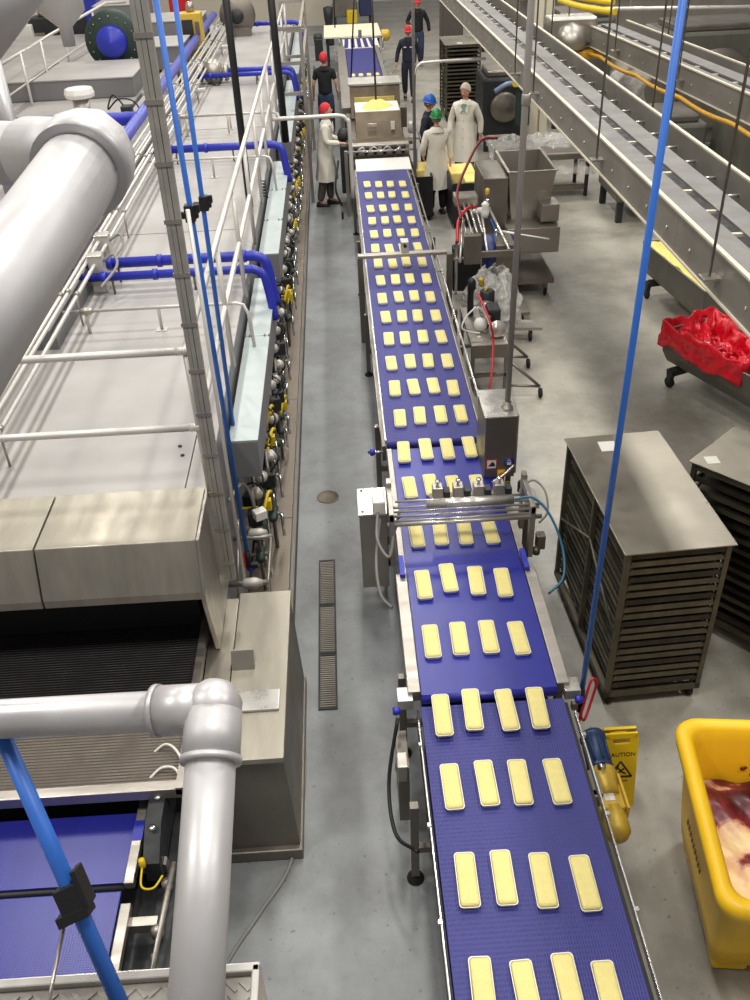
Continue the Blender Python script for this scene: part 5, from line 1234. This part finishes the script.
MB().box(1.64, 1.80, 9.9, 10.15, .7, .95, .03).lathe((1.7, 10.35, .8), [(.08, -.1), (.09, 0), (.09, .2), (.06, .22)], 16).build('pump_motor', 'dark', pc)
MB().lathe((1.56, 9.9, .78), [(.001, -.01), (.075, 0), (.08, .03), (.07, .06), (.001, .07)], 20, (-.3, -1, .3)).build('pump_cover', 'white', pc)
MB().lathe((1.64, 10.45, 1.02), [(.02, 0), (.04, .03), (.03, .08), (.04, .1), (.001, .12)], 12).tube([(1.62, 10.35, .95), (1.7, 10.35, 1.05)], .015, 6).build('brass_fitting', 'motor_yellow', pc)
MB().box(1.46, 1.53, 10.3, 10.4, .7, 1.1, .02).lathe((1.5, 10.3, 1.05), [(.04, 0), (.05, .02), (.05, .1), (.03, .14)], 12).build('air_regulator', 'black', pc)
MB().tube(bez([at(478, 293, 1.12), at(490, 322, .95), at(493, 340, .74), at(492, 370, .5), at(489, 395, .3), at(489, 420, .02)]), .014, 8).build('red_air_hose', 'redhose', pc)
MB().tube(bez([at(476, 307, 1.0), at(466, 317, .9), at(462, 328, .8), at(470, 332, .74), at(480, 333, .72)]), .010, 8).tube(bez([at(478, 307, 1.0), at(486, 315, .9), at(491, 328, .8)]), .010, 8).build('cream_hose', 'white', pc)
MB().lathe(at(479, 338, .68), [(.02, -.02), (.03, 0), (.02, .03)], 12, (0, -1, 0)).build('white_knob', 'white', pc)
# clear bag
def f(u, v):
    a = 2 * PI * u; r = .34 * math.sin(PI * (.12 + .6 * v)) * (1 + .15 * math.sin(3 * a) + .08 * math.sin(11 * a + 5 * v))
    return Vector((1.88 + r * 1.0 * math.cos(a) , 10.95 + r * 1.3 * math.sin(a), 1.02 - .85 * v + .03 * math.sin(5 * a))) + crump((math.cos(a) * .3, math.sin(a) * .3, v), 4.0, .07)
b = MB(); b.grid(f, 110, 40); tag(b.build('plastic_bag', 'clear_film', solid=.002), 'crumpled clear plastic bag draped beside the pump cart', 'plastic bag')
def stand(x, y, h, lab):
    o = empty('tripod_stand', (x, y, 0), lab, 'stand')
    MB().tube([(x, y, .1), (x, y, h)], .025, 8).build('pole', 'dark', o)
    for k in range(3): MB().tube([(x, y, .14), (x + .25 * math.cos(k * 2.1), y + .25 * math.sin(k * 2.1), .03)], .015, 6).build('leg', 'dark', o)
    return o
o = empty('bag_dolly', (2.5, 11.1, 0), 'small grey caster plate sticking out behind the clear plastic bag', 'dolly')
MB().prism([(2.1, 11.0, .16), (2.55, 10.95, .16), (2.45, 11.2, .16), (2.1, 11.3, .16)], (0, 0, .04)).build('deck', 'steel', o)
for q in ((2.4, 11.0), (2.2, 11.2)): MB().lathe((q[0], q[1], .06), [(.001, -.02), (.055, -.018), (.06, 0), (.055, .018), (.001, .02)], 14, (1, 0, 0)).box(q[0] - .02, q[0] + .02, q[1] - .03, q[1] + .03, .07, .16).build('caster', 'rubber', o)

# dough crates
def crate(px, py, w, d, lab, rz=0):
    p = at(px, py, .8); o = empty('dough_crate', (p.x, p.y, 0), lab, 'crate', None, rz)
    b = MB(); b.loft([[(-w, -d, .1), (w, -d, .1), (w, d, .1), (-w, d, .1)], [(-w, -d, .78), (w, -d, .78), (w, d, .78), (-w, d, .78)], [(-w + .03, -d + .03, .78), (w - .03, -d + .03, .78), (w - .03, d - .03, .78), (-w + .03, d - .03, .78)], [(-w + .03, -d + .03, .6), (w - .03, -d + .03, .6), (w - .03, d - .03, .6), (-w + .03, d - .03, .6)]])
    b.build('crate_body', 'black', o, local=True)
    for x in (-w + .06, w - .06):
        for y in (-d + .06, d - .06): MB().lathe((x, y, .05), [(.001, -.015), (.05, -.015), (.05, .015), (.001, .015)], 12, (1, 0, 0)).build('caster', 'rubber', o, local=True)
    return p
p = crate(463, 172, .26, .62, 'black crate of yellow dough behind the filling machine', 0)
tag(MB().box(p.x - .22, p.x + .22, p.y - .05, p.y + .57, .62, .8, .02).build('dough_block', 'dough'), 'yellow dough block in the black crate behind the filling machine, far one', 'dough')
tag(MB().box(p.x - .03, p.x + .22, p.y - .57, p.y - .08, .62, .8, .02).build('dough_block', 'dough'), 'yellow dough block in the black crate behind the filling machine, near one', 'dough')
p = crate(422, 168, .15, .5, 'black crate of yellow dough between depositor and green hard hat person', 0)
tag(MB().box(p.x - .14, p.x + .14, p.y - .1, p.y + .46, .62, .79, .02).build('dough_block', 'dough'), 'yellow dough block in the crate beside the depositor', 'dough')
tag(MB().box(p.x - .08, p.x + .06, p.y - .4, p.y - .25, .62, .72, .01).build('paper_card', 'white'), 'small white card in the crate beside the depositor', 'card')

# ================================================================== plastic wrapped table & machines right far
pt = empty('wrapped_table', (3.7, 17.5, 0), 'low table wrapped in clear plastic behind the filling machine', 'table')
MB().box(2.9, 4.7, 17.0, 18.1, .7, .82, .02).build('table_top', 'steel_dark', pt)
for x in (3.0, 4.6):
    for y in (17.1, 18.0): MB().box(x - .03, x + .03, y - .03, y + .03, 0, .7).build('leg', 'dark', pt)
MB().box(3.0, 4.6, 17.1, 17.2, .12, .2).build('crossbar', 'steel_dark', pt)
def f(u, v):
    x = 2.8 + 2.0 * u; s = v
    y = 16.9 + 1.4 * min(1, s * 1.5); z = .86 if s < .66 else .86
    z = .45 + .42 * min(1, s * 3.2) + .02 * math.sin(u * 30 + v * 8) + .012 * math.sin(u * 51 - v * 13)
    q_ = Vector((x, y - .04 * math.sin(u * 20), z)); return q_ + crump(q_, 3.0, .09)
b = MB(); b.grid(f, 110, 60); b.build('plastic_cover', 'clear_film', pt, solid=.002)
def mixer(lab, x0, x1, y, z1, m='dark', d=1.2, name='dough_mixer'):
    o = empty(name, ((x0 + x1) / 2, y, 0), lab, 'machine'); w = x1 - x0
    MB().box(x0, x1, y, y + d, .35, z1, .06).build('housing', m, o)
    MB().lathe(((x0 + x1) / 2, y, .35 + (z1 - .35) * .5), [(w * .3, -.02), (w * .34, .02), (w * .34, .1), (w * .28, .14), (.001, .15)], 24, (0, -1, 0)).build('drum_cover', 'steel_dark', o)
    for x in (x0 + .1, x1 - .1):
        for yy in (y + .1, y + d - .1): MB().box(x - .05, x + .05, yy - .05, yy + .05, 0, .36).build('leg', 'dark', o)
    MB().box(x0 + .1 * w, x1 - .1 * w, y + .1, y + d - .2, z1, z1 + .12, .03).build('lid', 'steel_dark', o)
    return o
a = at(483, 108, y=20.5); c_ = at(527, 72, y=20.5); mixer('dark mixer machine behind the pale hairnet person under the overhead track', a.x, c_.x, 20.5, 1.5)
b = MB(); q = at(508, 95, y=20.3)
tag(b.tube(bez([(q.x - .3, 20.2, q.z + .1), (q.x, 20.15, q.z + .25), (q.x + .25, 20.1, q.z + .1), (q.x + .3, 20.1, q.z - .5)]), .05, 10).build('flex_duct', mat('pale_blue_hose', (120, 136, 170), .5)), 'pale blue flexible hose hanging from the dark mixer', 'hose')
q = at(523, 100, y=20.0)
tag(MB().box(q.x - .14, q.x + .14, 19.9, 20.1, q.z - .5, q.z + .3, .03).box(q.x - .05, q.x + .06, 19.86, 19.9, q.z - .02, q.z + .16).tube([(q.x, 20.0, q.z + .3), (q.x, 20.0, 8)], .015, 6).build('chain_hoist', 'darkgreen'), 'dark green control box with yellow tag beside the cream column', 'control box')
q2 = at(518, 80, y=19.9)
tag(MB().box(q2.x - .1, q2.x + .12, 19.8, 20.0, q2.z - .12, q2.z + .12, .02).build('yellow_limit_switch', 'yellow'), 'yellow box hanging under the near overhead track above the green control box', 'box')

# far-right machinery
mixer('grey sheet metal machine behind the second overhead track, left one', 5.0, 6.3, 22.2, 2.3, 'trough', 1.5)
mixer('grey sheet metal machine behind the second overhead track, middle one', 6.4, 8.6, 19.0, 2.4, 'trough', 1.5)
mixer('grey sheet metal machine behind the second overhead track, right one', 6.3, 8.8, 14.4, 2.0, 'trough', 1.4)
mixer('dark machine below the second overhead track beside the clear bag', 4.7, 6.1, 15.4, 1.6, 'trough', 1.3)
mixer('stainless machine with round cover at the right edge under the tracks', 5.2, 6.6, 10.9, 1.3, 'steel_dark', 1.2)
MBb = empty('distant_line', (7.5, 27, 0), 'long pale stainless production line in the far right background', 'machine')
MB().box(4.8, 13, 26, 28, .5, 2.6, .05).build('housing', 'steel', MBb)
MB().box(4.8, 13, 25.85, 26, 2.3, 2.45).build('front_rail', 'steel_light', MBb)
for x in (5, 7, 9, 11, 12.8): MB().box(x - .08, x + .08, 26.1, 26.3, 0, .5).build('leg', 'dark', MBb)
for k, (x, y, h) in enumerate(((4.9, 33, 1.9), (5.9, 34, 2.1))):
    mixer('blue grey tank unit far away beyond the cream column, %s one' % ('left', 'right')[k], x, x + .8, y, h, 'motor_blue', 1.0, 'tank_unit')
# dark curtain panels behind the far rack
tag(MB().box(3.35, 4.0, 30.6, 31.4, .0, 1.95, .04).lathe((3.68, 31.0, 1.95), [(.3, 0), (.24, .1), (.001, .14)], 12).build('wrapped_stack', mat('grey_wrap', (84, 78, 72), .5), None), 'grey wrapped stack standing behind the far pan rack', 'stack')
# clear wrap hanging between tracks
q = at(632, 80, y=14.6)
def f(u, v):
    return Vector((q.x - .3 + .6 * u + .05 * math.sin(v * 9), 14.6 + .15 * math.sin(u * 12 + v * 5), q.z + .35 - .9 * v + .1 * math.sin(u * 5)))
b = MB(); b.grid(f, 20, 20); tag(b.build('plastic_wrap', 'clear_film', solid=.002), 'clear plastic wrap hanging below the second overhead track', 'plastic sheet')

# ================================================================== OVERHEAD TRACKS
def track(lab, X0, sl, y0, y1, zt, h, w, rods, fl=.17, bar0=.30, bar1=.47, dz=.13):
    o = empty('overhead_track', (X0 - sl * (y0 + y1) / 2, (y0 + y1) / 2, zt - h), lab, 'overhead track')
    def P(dx, y, z): return Vector((X0 + dx - sl * y, y, z))
    def bar(dx0, dx1, z0, z1, ya=y0, yb=y1):
        return MB().loft([[P(dx0, ya, z0), P(dx1, ya, z0), P(dx1, ya, z1), P(dx0, ya, z1)], [P(dx0, yb, z0), P(dx1, yb, z0), P(dx1, yb, z1), P(dx0, yb, z1)]])
    L = y1 - y0; ns = max(1, int(L / 3.4))
    for k in range(ns):
        a, c = y0 + L * k / ns, y0 + L * (k + 1) / ns
        bar(0, .012, zt - h, zt, a + .002, c - .002).build('near_side_panel', 'track', o)
        bar(w - .012, w, zt - h, zt, a + .002, c - .002).build('far_side_panel', 'track', o)
    for dx in (0, w): bar(dx - .012, dx + .018, zt, zt + .014).build('top_lip', 'track_lip', o)
    bar(-.014, .02, zt - h - .012, zt - h).build('bottom_lip', 'track_lip', o)
    bar(.014, fl, zt - .012, zt + .004).build('running_flange', 'track_bar', o)
    bar(bar0, bar1, zt - dz - .02, zt - dz).build('centre_bar', 'track_bar', o)
    y = y0 + .2; k = 0
    rr = MB(); bo = MB()
    while y < y1:
        bar(fl - .02, bar0 + .02, zt - dz - .03, zt - dz - .012, y, y + .03).build('rung', 'track_lip', o) if k < 90 else None
        bo.tube([P(w - .012, y + .1, zt - h * .5), P(w - .09, y + .1, zt - h * .5)], .012, 6)
        bo.tube([P(-.008, y + .05, zt - h * .6), P(.0, y + .05, zt - h * .6)], .011, 6)
        y += .45; k += 1
    bo.build('bolts', 'steel_light', o)
    bar(.03, w - .03, zt - h + .0, zt - h + .012).build('bottom_tray', 'dark', o)
    for y in rods[0]:
        q = P(-.05, y, zt - h * .55)
        r = MB().tube([q, q + Vector((0, 0, 5.0 - .0))], .009, 6).build('hanger_rod', 'steel_dark', o)
        MB().box(q.x - .05, q.x + .06, q.y - .05, q.y + .05, q.z - .01, q.z + .005).build('hanger_bracket', 'steel', r)
    for y in rods[1]:
        q = P(w + .05, y, zt - h * .55)
        MB().tube([q, q + Vector((0, 0, 5.0))], .009, 6).build('hanger_rod', 'steel_dark', o)
    return o, P
sl1 = .018 * 1.0
ry = lambda px, py: at(px, py, z=3.27).y
T1, PP = track('near overhead steel rail track running from the right edge to the top', 2.18, .006, 2.0, 24, 3.4, .25, .68, ([ry(725, 275), ry(601, 158), ry(537, 92), ry(515, 73)], [ry(748, 150) + .6, 8.6, 12.9]), .175, .295, .465, .03)
T2_, PP2 = track('second overhead steel rail track farther right', 4.6, .085, 4.0, 13.7, 3.4, .23, .6, ([ry(683, 80), ry(628, 50)], [7.2, 9.6, 12.4]), .10, .24, .42, .02)
# yellow cable under 2nd track
pts = []
for k in range(60):
    y = 4.0 + k * .16; q = PP2(-.04, y, 3.12 - .03 * abs(math.sin(k * .4))); pts.append(q)
tag(MB().tube(pts, .022, 8).tube([p_ + Vector((.05, .03, -.03)) for p_ in pts], .02, 6).build('festoon_cable', mat('ochre_cable', (200, 150, 30), .5)), 'ochre cable festoon strung under the second overhead track', 'cable')
q = at(571, 36, z=3.3)
o = empty('track_motor', (q.x, q.y, q.z), 'grey domed drive housing hanging left of the second track end', 'drive housing')
MB().lathe((q.x, q.y, q.z - .15), [(.001, -.02), (.2, 0), (.22, .1), (.16, .26), (.001, .32)], 18).box(q.x - .3, q.x + .35, q.y, q.y + .4, q.z - .1, q.z + .22, .03).build('housing', 'steel', o)
MB().tube([(q.x, q.y + .2, q.z + .2), (q.x, q.y + .2, 8.4)], .012, 6).build('hanger_rod', 'steel_dark', o)
MB().box(q.x - .3, q.x + .4, q.y - .1, q.y + .2, q.z - .28, q.z - .17, .03).build('yellow_guard', mat('ochre_guard', (200, 150, 30), .5), o)
# a third rail bundle + yellow cable at top
pts = [at(560, 0, z=3.9), at(578, 6, z=3.9), at(600, 10, z=3.9), at(615, 12, z=3.9)]
tag(MB().tube(bez(pts), .035, 8).tube([p_ + Vector((0, .1, .08)) for p_ in bez(pts)], .03, 8).build('yellow_cable_bundle', 'yellow'), 'bright yellow cable bundle hanging near the top right', 'cable')
a = at(600, 9, z=3.2); c_ = at(752, 7, z=3.2)
tag(MB().tube([a, c_], .03, 8).tube([a + Vector((.5, 0, 0)), a + Vector((.5, 0, 5))], .01, 6).tube([c_, c_ + Vector((0, 0, 5))], .01, 6).build('cross_beam_tube', 'white_pipe'), 'thin pale horizontal tube crossing behind the second track near the top right', 'tube')

# ================================================================== hanging hoses, rods
def hanging(name, pts, r, m, lab, cat, parent=None):
    o = MB().tube(pts, r, 10).build(name, m); tag(o, lab, cat); return o
b1 = at(247, 553, y=5.4)
h1 = empty('air_drop_hose', (b1.x, b1.y, b1.z), 'left blue air hose of the pair hanging down to red valves by the hood', 'hose')
t1_ = at(156, 0, y=5.4); MB().tube([b1, t1_ + (t1_ - b1) * .15], .0165, 12).build('hose', 'blue_hose', h1)
MB().tube([(b1.x, b1.y, b1.z - .12), (b1.x, b1.y, b1.z + .02)], .022, 10).box(b1.x - .02, b1.x + .07, b1.y - .02, b1.y + .02, b1.z - .14, b1.z - .1, .005).build('valve', 'black', h1)
MB().box(b1.x - .035, b1.x - .018, b1.y - .02, b1.y + .0, b1.z - .13, b1.z + .01, .004).build('valve_handle', 'red', h1)
b2 = at(238, 462, y=6.25)
h2 = empty('air_drop_hose', (b2.x, b2.y, b2.z), 'right blue air hose of the pair hanging down to red valves by the hood', 'hose')
t2_ = at(175, 0, y=6.25); MB().tube([b2, t2_ + (t2_ - b2) * .15], .0165, 12).build('hose', 'blue_hose', h2)
MB().tube([(b2.x, b2.y, b2.z - .12), (b2.x, b2.y, b2.z + .02)], .022, 10).box(b2.x - .02, b2.x + .09, b2.y - .02, b2.y + .02, b2.z - .14, b2.z - .1, .005).build('valve', 'black', h2)
MB().box(b2.x - .035, b2.x - .018, b2.y - .02, b2.y + .0, b2.z - .13, b2.z + .01, .004).build('valve_handle', 'red', h2)
for hh, px, py, bb_, lab in ((h1, 190, 213, b1, 'left'), (h2, 204, 203, b2, 'right')):
    q = at(px, py, y=bb_.y); c = MB().box(q.x - .03, q.x + .03, bb_.y - .03, bb_.y + .03, q.z - .05, q.z + .05, .006).box(q.x - .075, q.x + .05, bb_.y - .02, bb_.y + .01, q.z - .03, q.z + .01, .006).box(q.x + .02, q.x + .06, bb_.y - .015, bb_.y + .015, q.z + .0, q.z + .05, .004).build('hose_clamp', 'black')
    c.parent = hh; c.location = -Vector(hh.location)
# right blue hose with black connector and red loop
b3 = at(582, 690, y=4.0)
h3 = empty('air_drop_hose', (b3.x, b3.y, b3.z), 'single blue air hose hanging from above in front of the pan rack', 'hose')
t3_ = at(683, 0, y=4.0); MB().tube([b3, t3_ + (t3_ - b3) * .15], .0175, 12).build('hose', 'blue_hose', h3)
MB().tube([b3 + Vector((0, 0, .0)), b3 + Vector((0, 0, -.12))], [.022, .026], 12).tube([b3 + Vector((0, 0, -.12)), b3 + Vector((0, 0, -.2))], .016, 10).build('coupling', 'black', h3)
rl = bez([b3 + Vector((.0, 0, -.2)), b3 + Vector((.02, -.06, -.22)), b3 + Vector((.08, .02, -.12)), b3 + Vector((.11, .06, .0)), b3 + Vector((.07, .05, .03)), b3 + Vector((.02, -.02, -.1)), b3 + Vector((-.02, -.08, -.22))])
MB().tube(rl, .009, 8).build('red_loop', 'redhose', h3)
MB().box(b3.x - .06, b3.x - .02, b3.y - .03, b3.y + .01, b3.z - .16, b3.z - .10, .004).build('bracket', 'steel', h3)

def line(name, pxa, pxb, r, m, lab, cat, y=None, z=None, extend=0):
    bt = at(pxb[0], pxb[1], z=z) if z is not None else at(pxb[0], pxb[1], y=y)
    tp = at(pxa[0], pxa[1], y=bt.y); d_ = (tp - bt).normalized(); tp = tp + d_ * extend
    return bt, hanging(name, [bt, tp], r, m, lab, cat)
line('hanging_pole', (226, 0), (250, 207), .042, 'black', 'black sloping pole standing on the oven roof, left one', 'pole', z=1.92, extend=1)
line('hanging_pole', (271, 0), (286, 142), .055, 'black', 'black pole standing at the oven roof edge, right one', 'pole', z=1.78, extend=1)
bt = Vector((1.27, 6.52, 1.556)); k = empty('conduit_riser', bt, 'grey conduit rising from the control cabinet top out of the photo', 'conduit')
MB().tube([bt, (bt.x + .03, bt.y, 6.4)], .024, 12).build('conduit_tube', 'cable', k); MB().lathe(bt, [(.05, 0), (.05, .015), (.034, .02), (.034, .06), (.026, .065)], 14).build('base_fitting', 'steel', k)
q = at(540, 105, y=6.52); MB().lathe((bt.x + .02, bt.y, q.z), [(.026, 0), (.033, .01), (.033, .07), (.026, .08)], 12).build('coupling', 'steel', k)
bt = Vector((1.26, 15.6, .95)); k = empty('conduit_riser', bt, 'thin grey conduit with a curved branch rising at the far belt end', 'conduit')
MB().tube([bt, (bt.x, bt.y, 8.2)], .026, 10).build('conduit_tube', 'cable', k)
e = at(419, 75, y=15.6); MB().tube(bez([(1.26, 15.6, e.z), (1.34, 15.6, e.z + .14), (1.52, 15.6, e.z + .18), (2.4, 15.6, e.z + .19)]), .022, 10).build('curved_branch', 'white_pipe', k)
k = empty('curved_pipe', (-.4, 14.1, 2.2), 'pale curved pipe crossing the aisle from the oven to the depositor', 'pipe')
MB().tube(bez([(-.98, 14.5, 2.2), (-.4, 14.5, 2.2), (.03, 14.5, 2.2), (.14, 14.5, 2.14), (.18, 14.5, 2.0), (.18, 14.5, .96)], 6), .032, 10).build('pipe_run', 'white_pipe', k)
for (a, c, yy, lab) in (((372, 0), (377, 128), 18.2, 'ending in a black pendant over the hopper'), ((354, 0), (351, 80), 23.0, 'left of the depositor'), ((334, 0), (335, 28), 30.0, 'by the back wall corner')):
    bt, o = line('power_cable', a, c, .018, 'black', 'thin black cord hanging from above ' + lab, 'cord', y=yy, extend=.8)
    if yy < 19: o2 = MB().lathe(bt, [(.02, .1), (.06, .05), (.06, -.14), (.03, -.18)], 12).build('pendant', 'black', o)

# tall grey post pair by the hood
ps = empty('strut_post', (-.96, 4.9, 1.3), 'tall grey slotted strut post with two channels rising beside the hood', 'post')
def vpt(px, py, y): q = at(px, py, y=y); return q
t0 = atd(138, 0, 4.2); bt0 = vpt(230, 578, 4.9)
t0b = t0 + (t0 - bt0).normalized() * .6
dx = Vector((.0, 0, 0))
for off, w in ((-.026, .012), (.0, .012), (.030, .014)):
    MB().loft([[p_ + Vector((off + sx_ * w, sy_ * .02, 0)) for sx_, sy_ in ((-1, -1), (1, -1), (1, 1), (-1, 1))] for p_ in (bt0, t0b)]).build('channel', 'rail_dull', ps)
MB().loft([[p_ + Vector((sx_ * .04, .012 + sy_ * .012, 0)) for sx_, sy_ in ((-1, -1), (1, -1), (1, 1), (-1, 1))] for p_ in (bt0, t0b)]).build('back_channel', 'steel_dark', ps)
b = MB()
for k in range(14):
    q = bt0.lerp(t0b, (k + .5) / 14); b.box(q.x - .045, q.x + .05, q.y - .026, q.y - .018, q.z - .012, q.z + .012)
b.build('clips', 'steel', ps)
MB().tube([bt0 + Vector((.1, .0, .0)), bt0.lerp(t0b, .62) + Vector((.085, 0, 0))], .012, 8).build('conduit_tube', 'white_pipe', ps)

# ================================================================== FOREGROUND RAILING
fr = empty('near_guardrail', (-.25, .6, 4.4), 'silver tubular guardrail right in front of the viewer at the lower left', 'railing')
E0 = atd(214, 708, .95); Lp = atd(-60, 722, 1.0); Np = atd(193, 1050, .80)
Lp = E0 + (Lp - E0).normalized() * .9
MB().tube([E0 + (Lp - E0).normalized() * .0, Lp], .0215, 20).build('top_rail', 'rail_alu', fr)
MB().tube([E0, E0 + (Np - E0) * 1.15], .0258, 24).build('side_rail', 'rail_alu', fr)
dl = (Lp - E0).normalized(); dn = (Np - E0).normalized()
MB().tube([E0 + dl * .066, E0 + dl * .004], .0265, 24).tube([E0 + dn * .058, E0 + dn * .004], .0300, 24).tube([E0 + dn * .051, E0 + dn * .058], .0315, 24).tube([E0 + dl * .060, E0 + dl * .066], .0282, 24).lathe(E0 + Vector((.0, .001, .0)), [(.001, -.030), (.016, -.027), (.026, -.016), (.0300, 0), (.026, .016), (.016, .027), (.001, .030)], 28).build('elbow_fitting', 'rail_alu', fr)
# big near rail upper left
fb = empty('upper_guardrail', (-.2, .5, 5.1), 'large blurred silver guardrail very close to the viewer at the upper left', 'railing')
E1 = atd(88, 158, .56); N1 = atd(-40, 352, .40); L1 = atd(-60, 150, .66)
N1 = E1 + (N1 - E1) * 1.2
MB().tube([E1, N1], .0235, 28).build('side_rail', 'rail_alu', fb)
dl = (L1 - E1).normalized(); dn = (N1 - E1).normalized()
MB().tube([E1 + dl * .01, L1], .0205, 24).build('cross_rail', 'rail_alu', fb)
MB().tube([E1 + dl * .06, E1 + dl * .0], .0235, 28).tube([E1 + dn * .0, E1 + dn * .022], .029, 28).lathe(E1, [(.001, -.029), (.015, -.0255), (.025, -.015), (.029, 0), (.025, .015), (.015, .0255), (.001, .029)], 28).build('elbow_fitting', 'rail_alu', fb)
U0 = atd(40, -50, .75); U1 = atd(-50, 72, .75)
MB().tube([U0, U1], .0235, 20).build('upper_rail', 'rail_alu', fb)
V0 = atd(-10, 50, 1.2); V1 = atd(8, 120, 1.2)
MB().tube([V0 + (V0 - V1) * .3, V1 + (V1 - V0) * .9], .0105, 16).build('baluster', 'rail_alu', fb)
# diamond-plate deck
zk = 4.2
dk = empty('platform_deck', (-.3, .4, zk), 'diamond plate platform edge at the bottom left corner', 'platform')
ya = .575
MB().box(-1.2, -.165, .05, ya, zk - .02, zk - .004).build('deck_plate', 'plate', dk)
MB().box(-1.2, -.155, ya, ya + .012, zk - .10, zk + .006, .002).box(-.165, -.155, .05, ya + .01, zk - .10, zk + .006, .002).build('deck_edge', 'steel_light', dk)
b = MB(); k = 0
yy = ya - .012
while yy > .30:
    xx = -.62 + (.0 if k % 2 else .0125)
    while xx < -.17:
        ang = PI / 4 if (int(round((xx + .62) / .0125)) + k) % 2 else -PI / 4
        b.box(xx - .0085, xx + .0085, yy - .0022, yy + .0022, zk - .005, zk - .002, 0, Matrix.Rotation(ang, 3, 'Z')); xx += .0155
    yy -= .0155; k += 1
b.build('raised_tread', 'plate', dk)
for x in (-1.15, -.22): MB().box(x - .03, x + .03, .06, .12, 0, zk - .02).build('support_post', 'steel_dark', dk)
# near blue hose with clamp
nh = empty('near_air_hose', (-.35, .6, 4.4), 'blue air hose close to the viewer, black clamp on it, lower left corner', 'hose')
A0 = atd(0, 730, 1.0); A1 = atd(112, 985, .99)
MB().tube([A0 + (A0 - A1) * .08, A1 + (A1 - A0) * .2], .0092, 18).build('hose', 'blue_hose', nh)
C0 = atd(72, 896, .99); dA = (A1 - A0).normalized(); sd = Vector((1, 0, 0)); up = sd.cross(dA).normalized()
def ori(c, w, l, h, m, nm, off=(0, 0, 0), par=nh):
    X_ = (sd - dA * sd.dot(dA)).normalized(); Z_ = X_.cross(dA).normalized(); b = MB(); c2 = c + X_ * off[0] + dA * off[1] + Z_ * off[2]
    pts = [c2 + X_ * (sx_ * w) + dA * (sy_ * l) + Z_ * (sz_ * h) for sz_ in (-1, 1) for sx_, sy_ in ((-1, -1), (1, -1), (1, 1), (-1, 1))]
    b.loft([pts[:4], pts[4:]]); return b.build(nm, m, par, bevel=.001)
ori(C0, .0135, .014, .013, 'black', 'clamp_body', (0, 0, 0)); ori(C0, .003, .021, .014, 'black', 'clamp_jaw', (.0155, -.006, .0)); ori(C0, .018, .006, .013, 'black', 'clamp_foot', (-.004, .019, .0))
W0 = atd(64, 925, .99); W1 = atd(52, 985, .93)
MB().tube([W0, W1 + (W1 - W0) * .4], .0022, 8).build('tie_wire', 'steel', nh)

# pieces that stand apart become parts of their own
SPLIT = {'filter_body': None, 'rail_standoffs': 'rail_standoff', 'hinge': None, 'valve_body': None, 'coupling': None, 'rail_brackets': 'rail_bracket', 'clips': 'clip', 'white_hose': None, 'stand': None,
         'bracket': None, 'ball_levers': 'ball_lever', 'screws': 'screw', 'bolts': 'bolt', 'vent_holes': 'vent_hole', 'eyes': 'eye', 'riser_pipe': None, 'drop_pipe': None, 'collar': None, 'mount_bracket': None, 'cross_bar': None,
         'manifold_pipe': None, 'air_fitting': None, 'elbow_fitting': None, 'undercarriage': None, 'flex_hose': None, 'guide_frame': None, 'berry_smears': 'berry_smear', 'drive_housing': None, 'side_fittings': 'side_fitting', 'cream_hose': None, 'crossbar': None, 'outrigger': None, 'linkage_bar': None, 'rail_post': None, 'coat_buttons': 'coat_button'}
for o in [o for o in col.objects if o.type == 'MESH' and o.parent is not None and o.name.split('.')[0] in SPLIT]:
    if not o.children and not o.modifiers: split_pieces(o, SPLIT[o.name.split('.')[0]])

# ================================================================== LIGHT
w = bpy.data.worlds.new('World'); bpy.context.scene.world = w; w.use_nodes = True
bg = w.node_tree.nodes['Background']; bg.inputs['Color'].default_value = (.95, .92, .88, 1); bg.inputs['Strength'].default_value = .26
def lamp(x, y, z, sx_, sy_, e, c=(1, .965, .90)):
    l = bpy.data.lights.new('ceiling_lamp', 'AREA'); l.shape = 'RECTANGLE'; l.size = sx_; l.size_y = sy_; l.energy = e; l.color = c
    o = bpy.data.objects.new('ceiling_lamp', l); o.location = (x, y, z); col.objects.link(o)
for y in (1.5, 7.5, 13.5, 19.5, 26, 33):
    for x in (-4.5, .6, 5.5): lamp(x, y, 9.5, .7, 1.4, 235)

# ================================================================== CAMERA
cam = bpy.data.cameras.new('camera'); co = bpy.data.objects.new('camera', cam); col.objects.link(co)
co.matrix_world = Matrix.Translation((0, 0, H)) @ R.to_4x4()
cam.sensor_fit = 'AUTO'; cam.sensor_width = 36; cam.lens = FPX / 1000 * 36; cam.clip_start = .05; cam.clip_end = 200
sc = bpy.context.scene; sc.camera = co
vs = sc.view_settings; vs.view_transform = 'Standard'; vs.look = 'None'; vs.gamma = 1; vs.exposure = 0; vs.use_curve_mapping = False
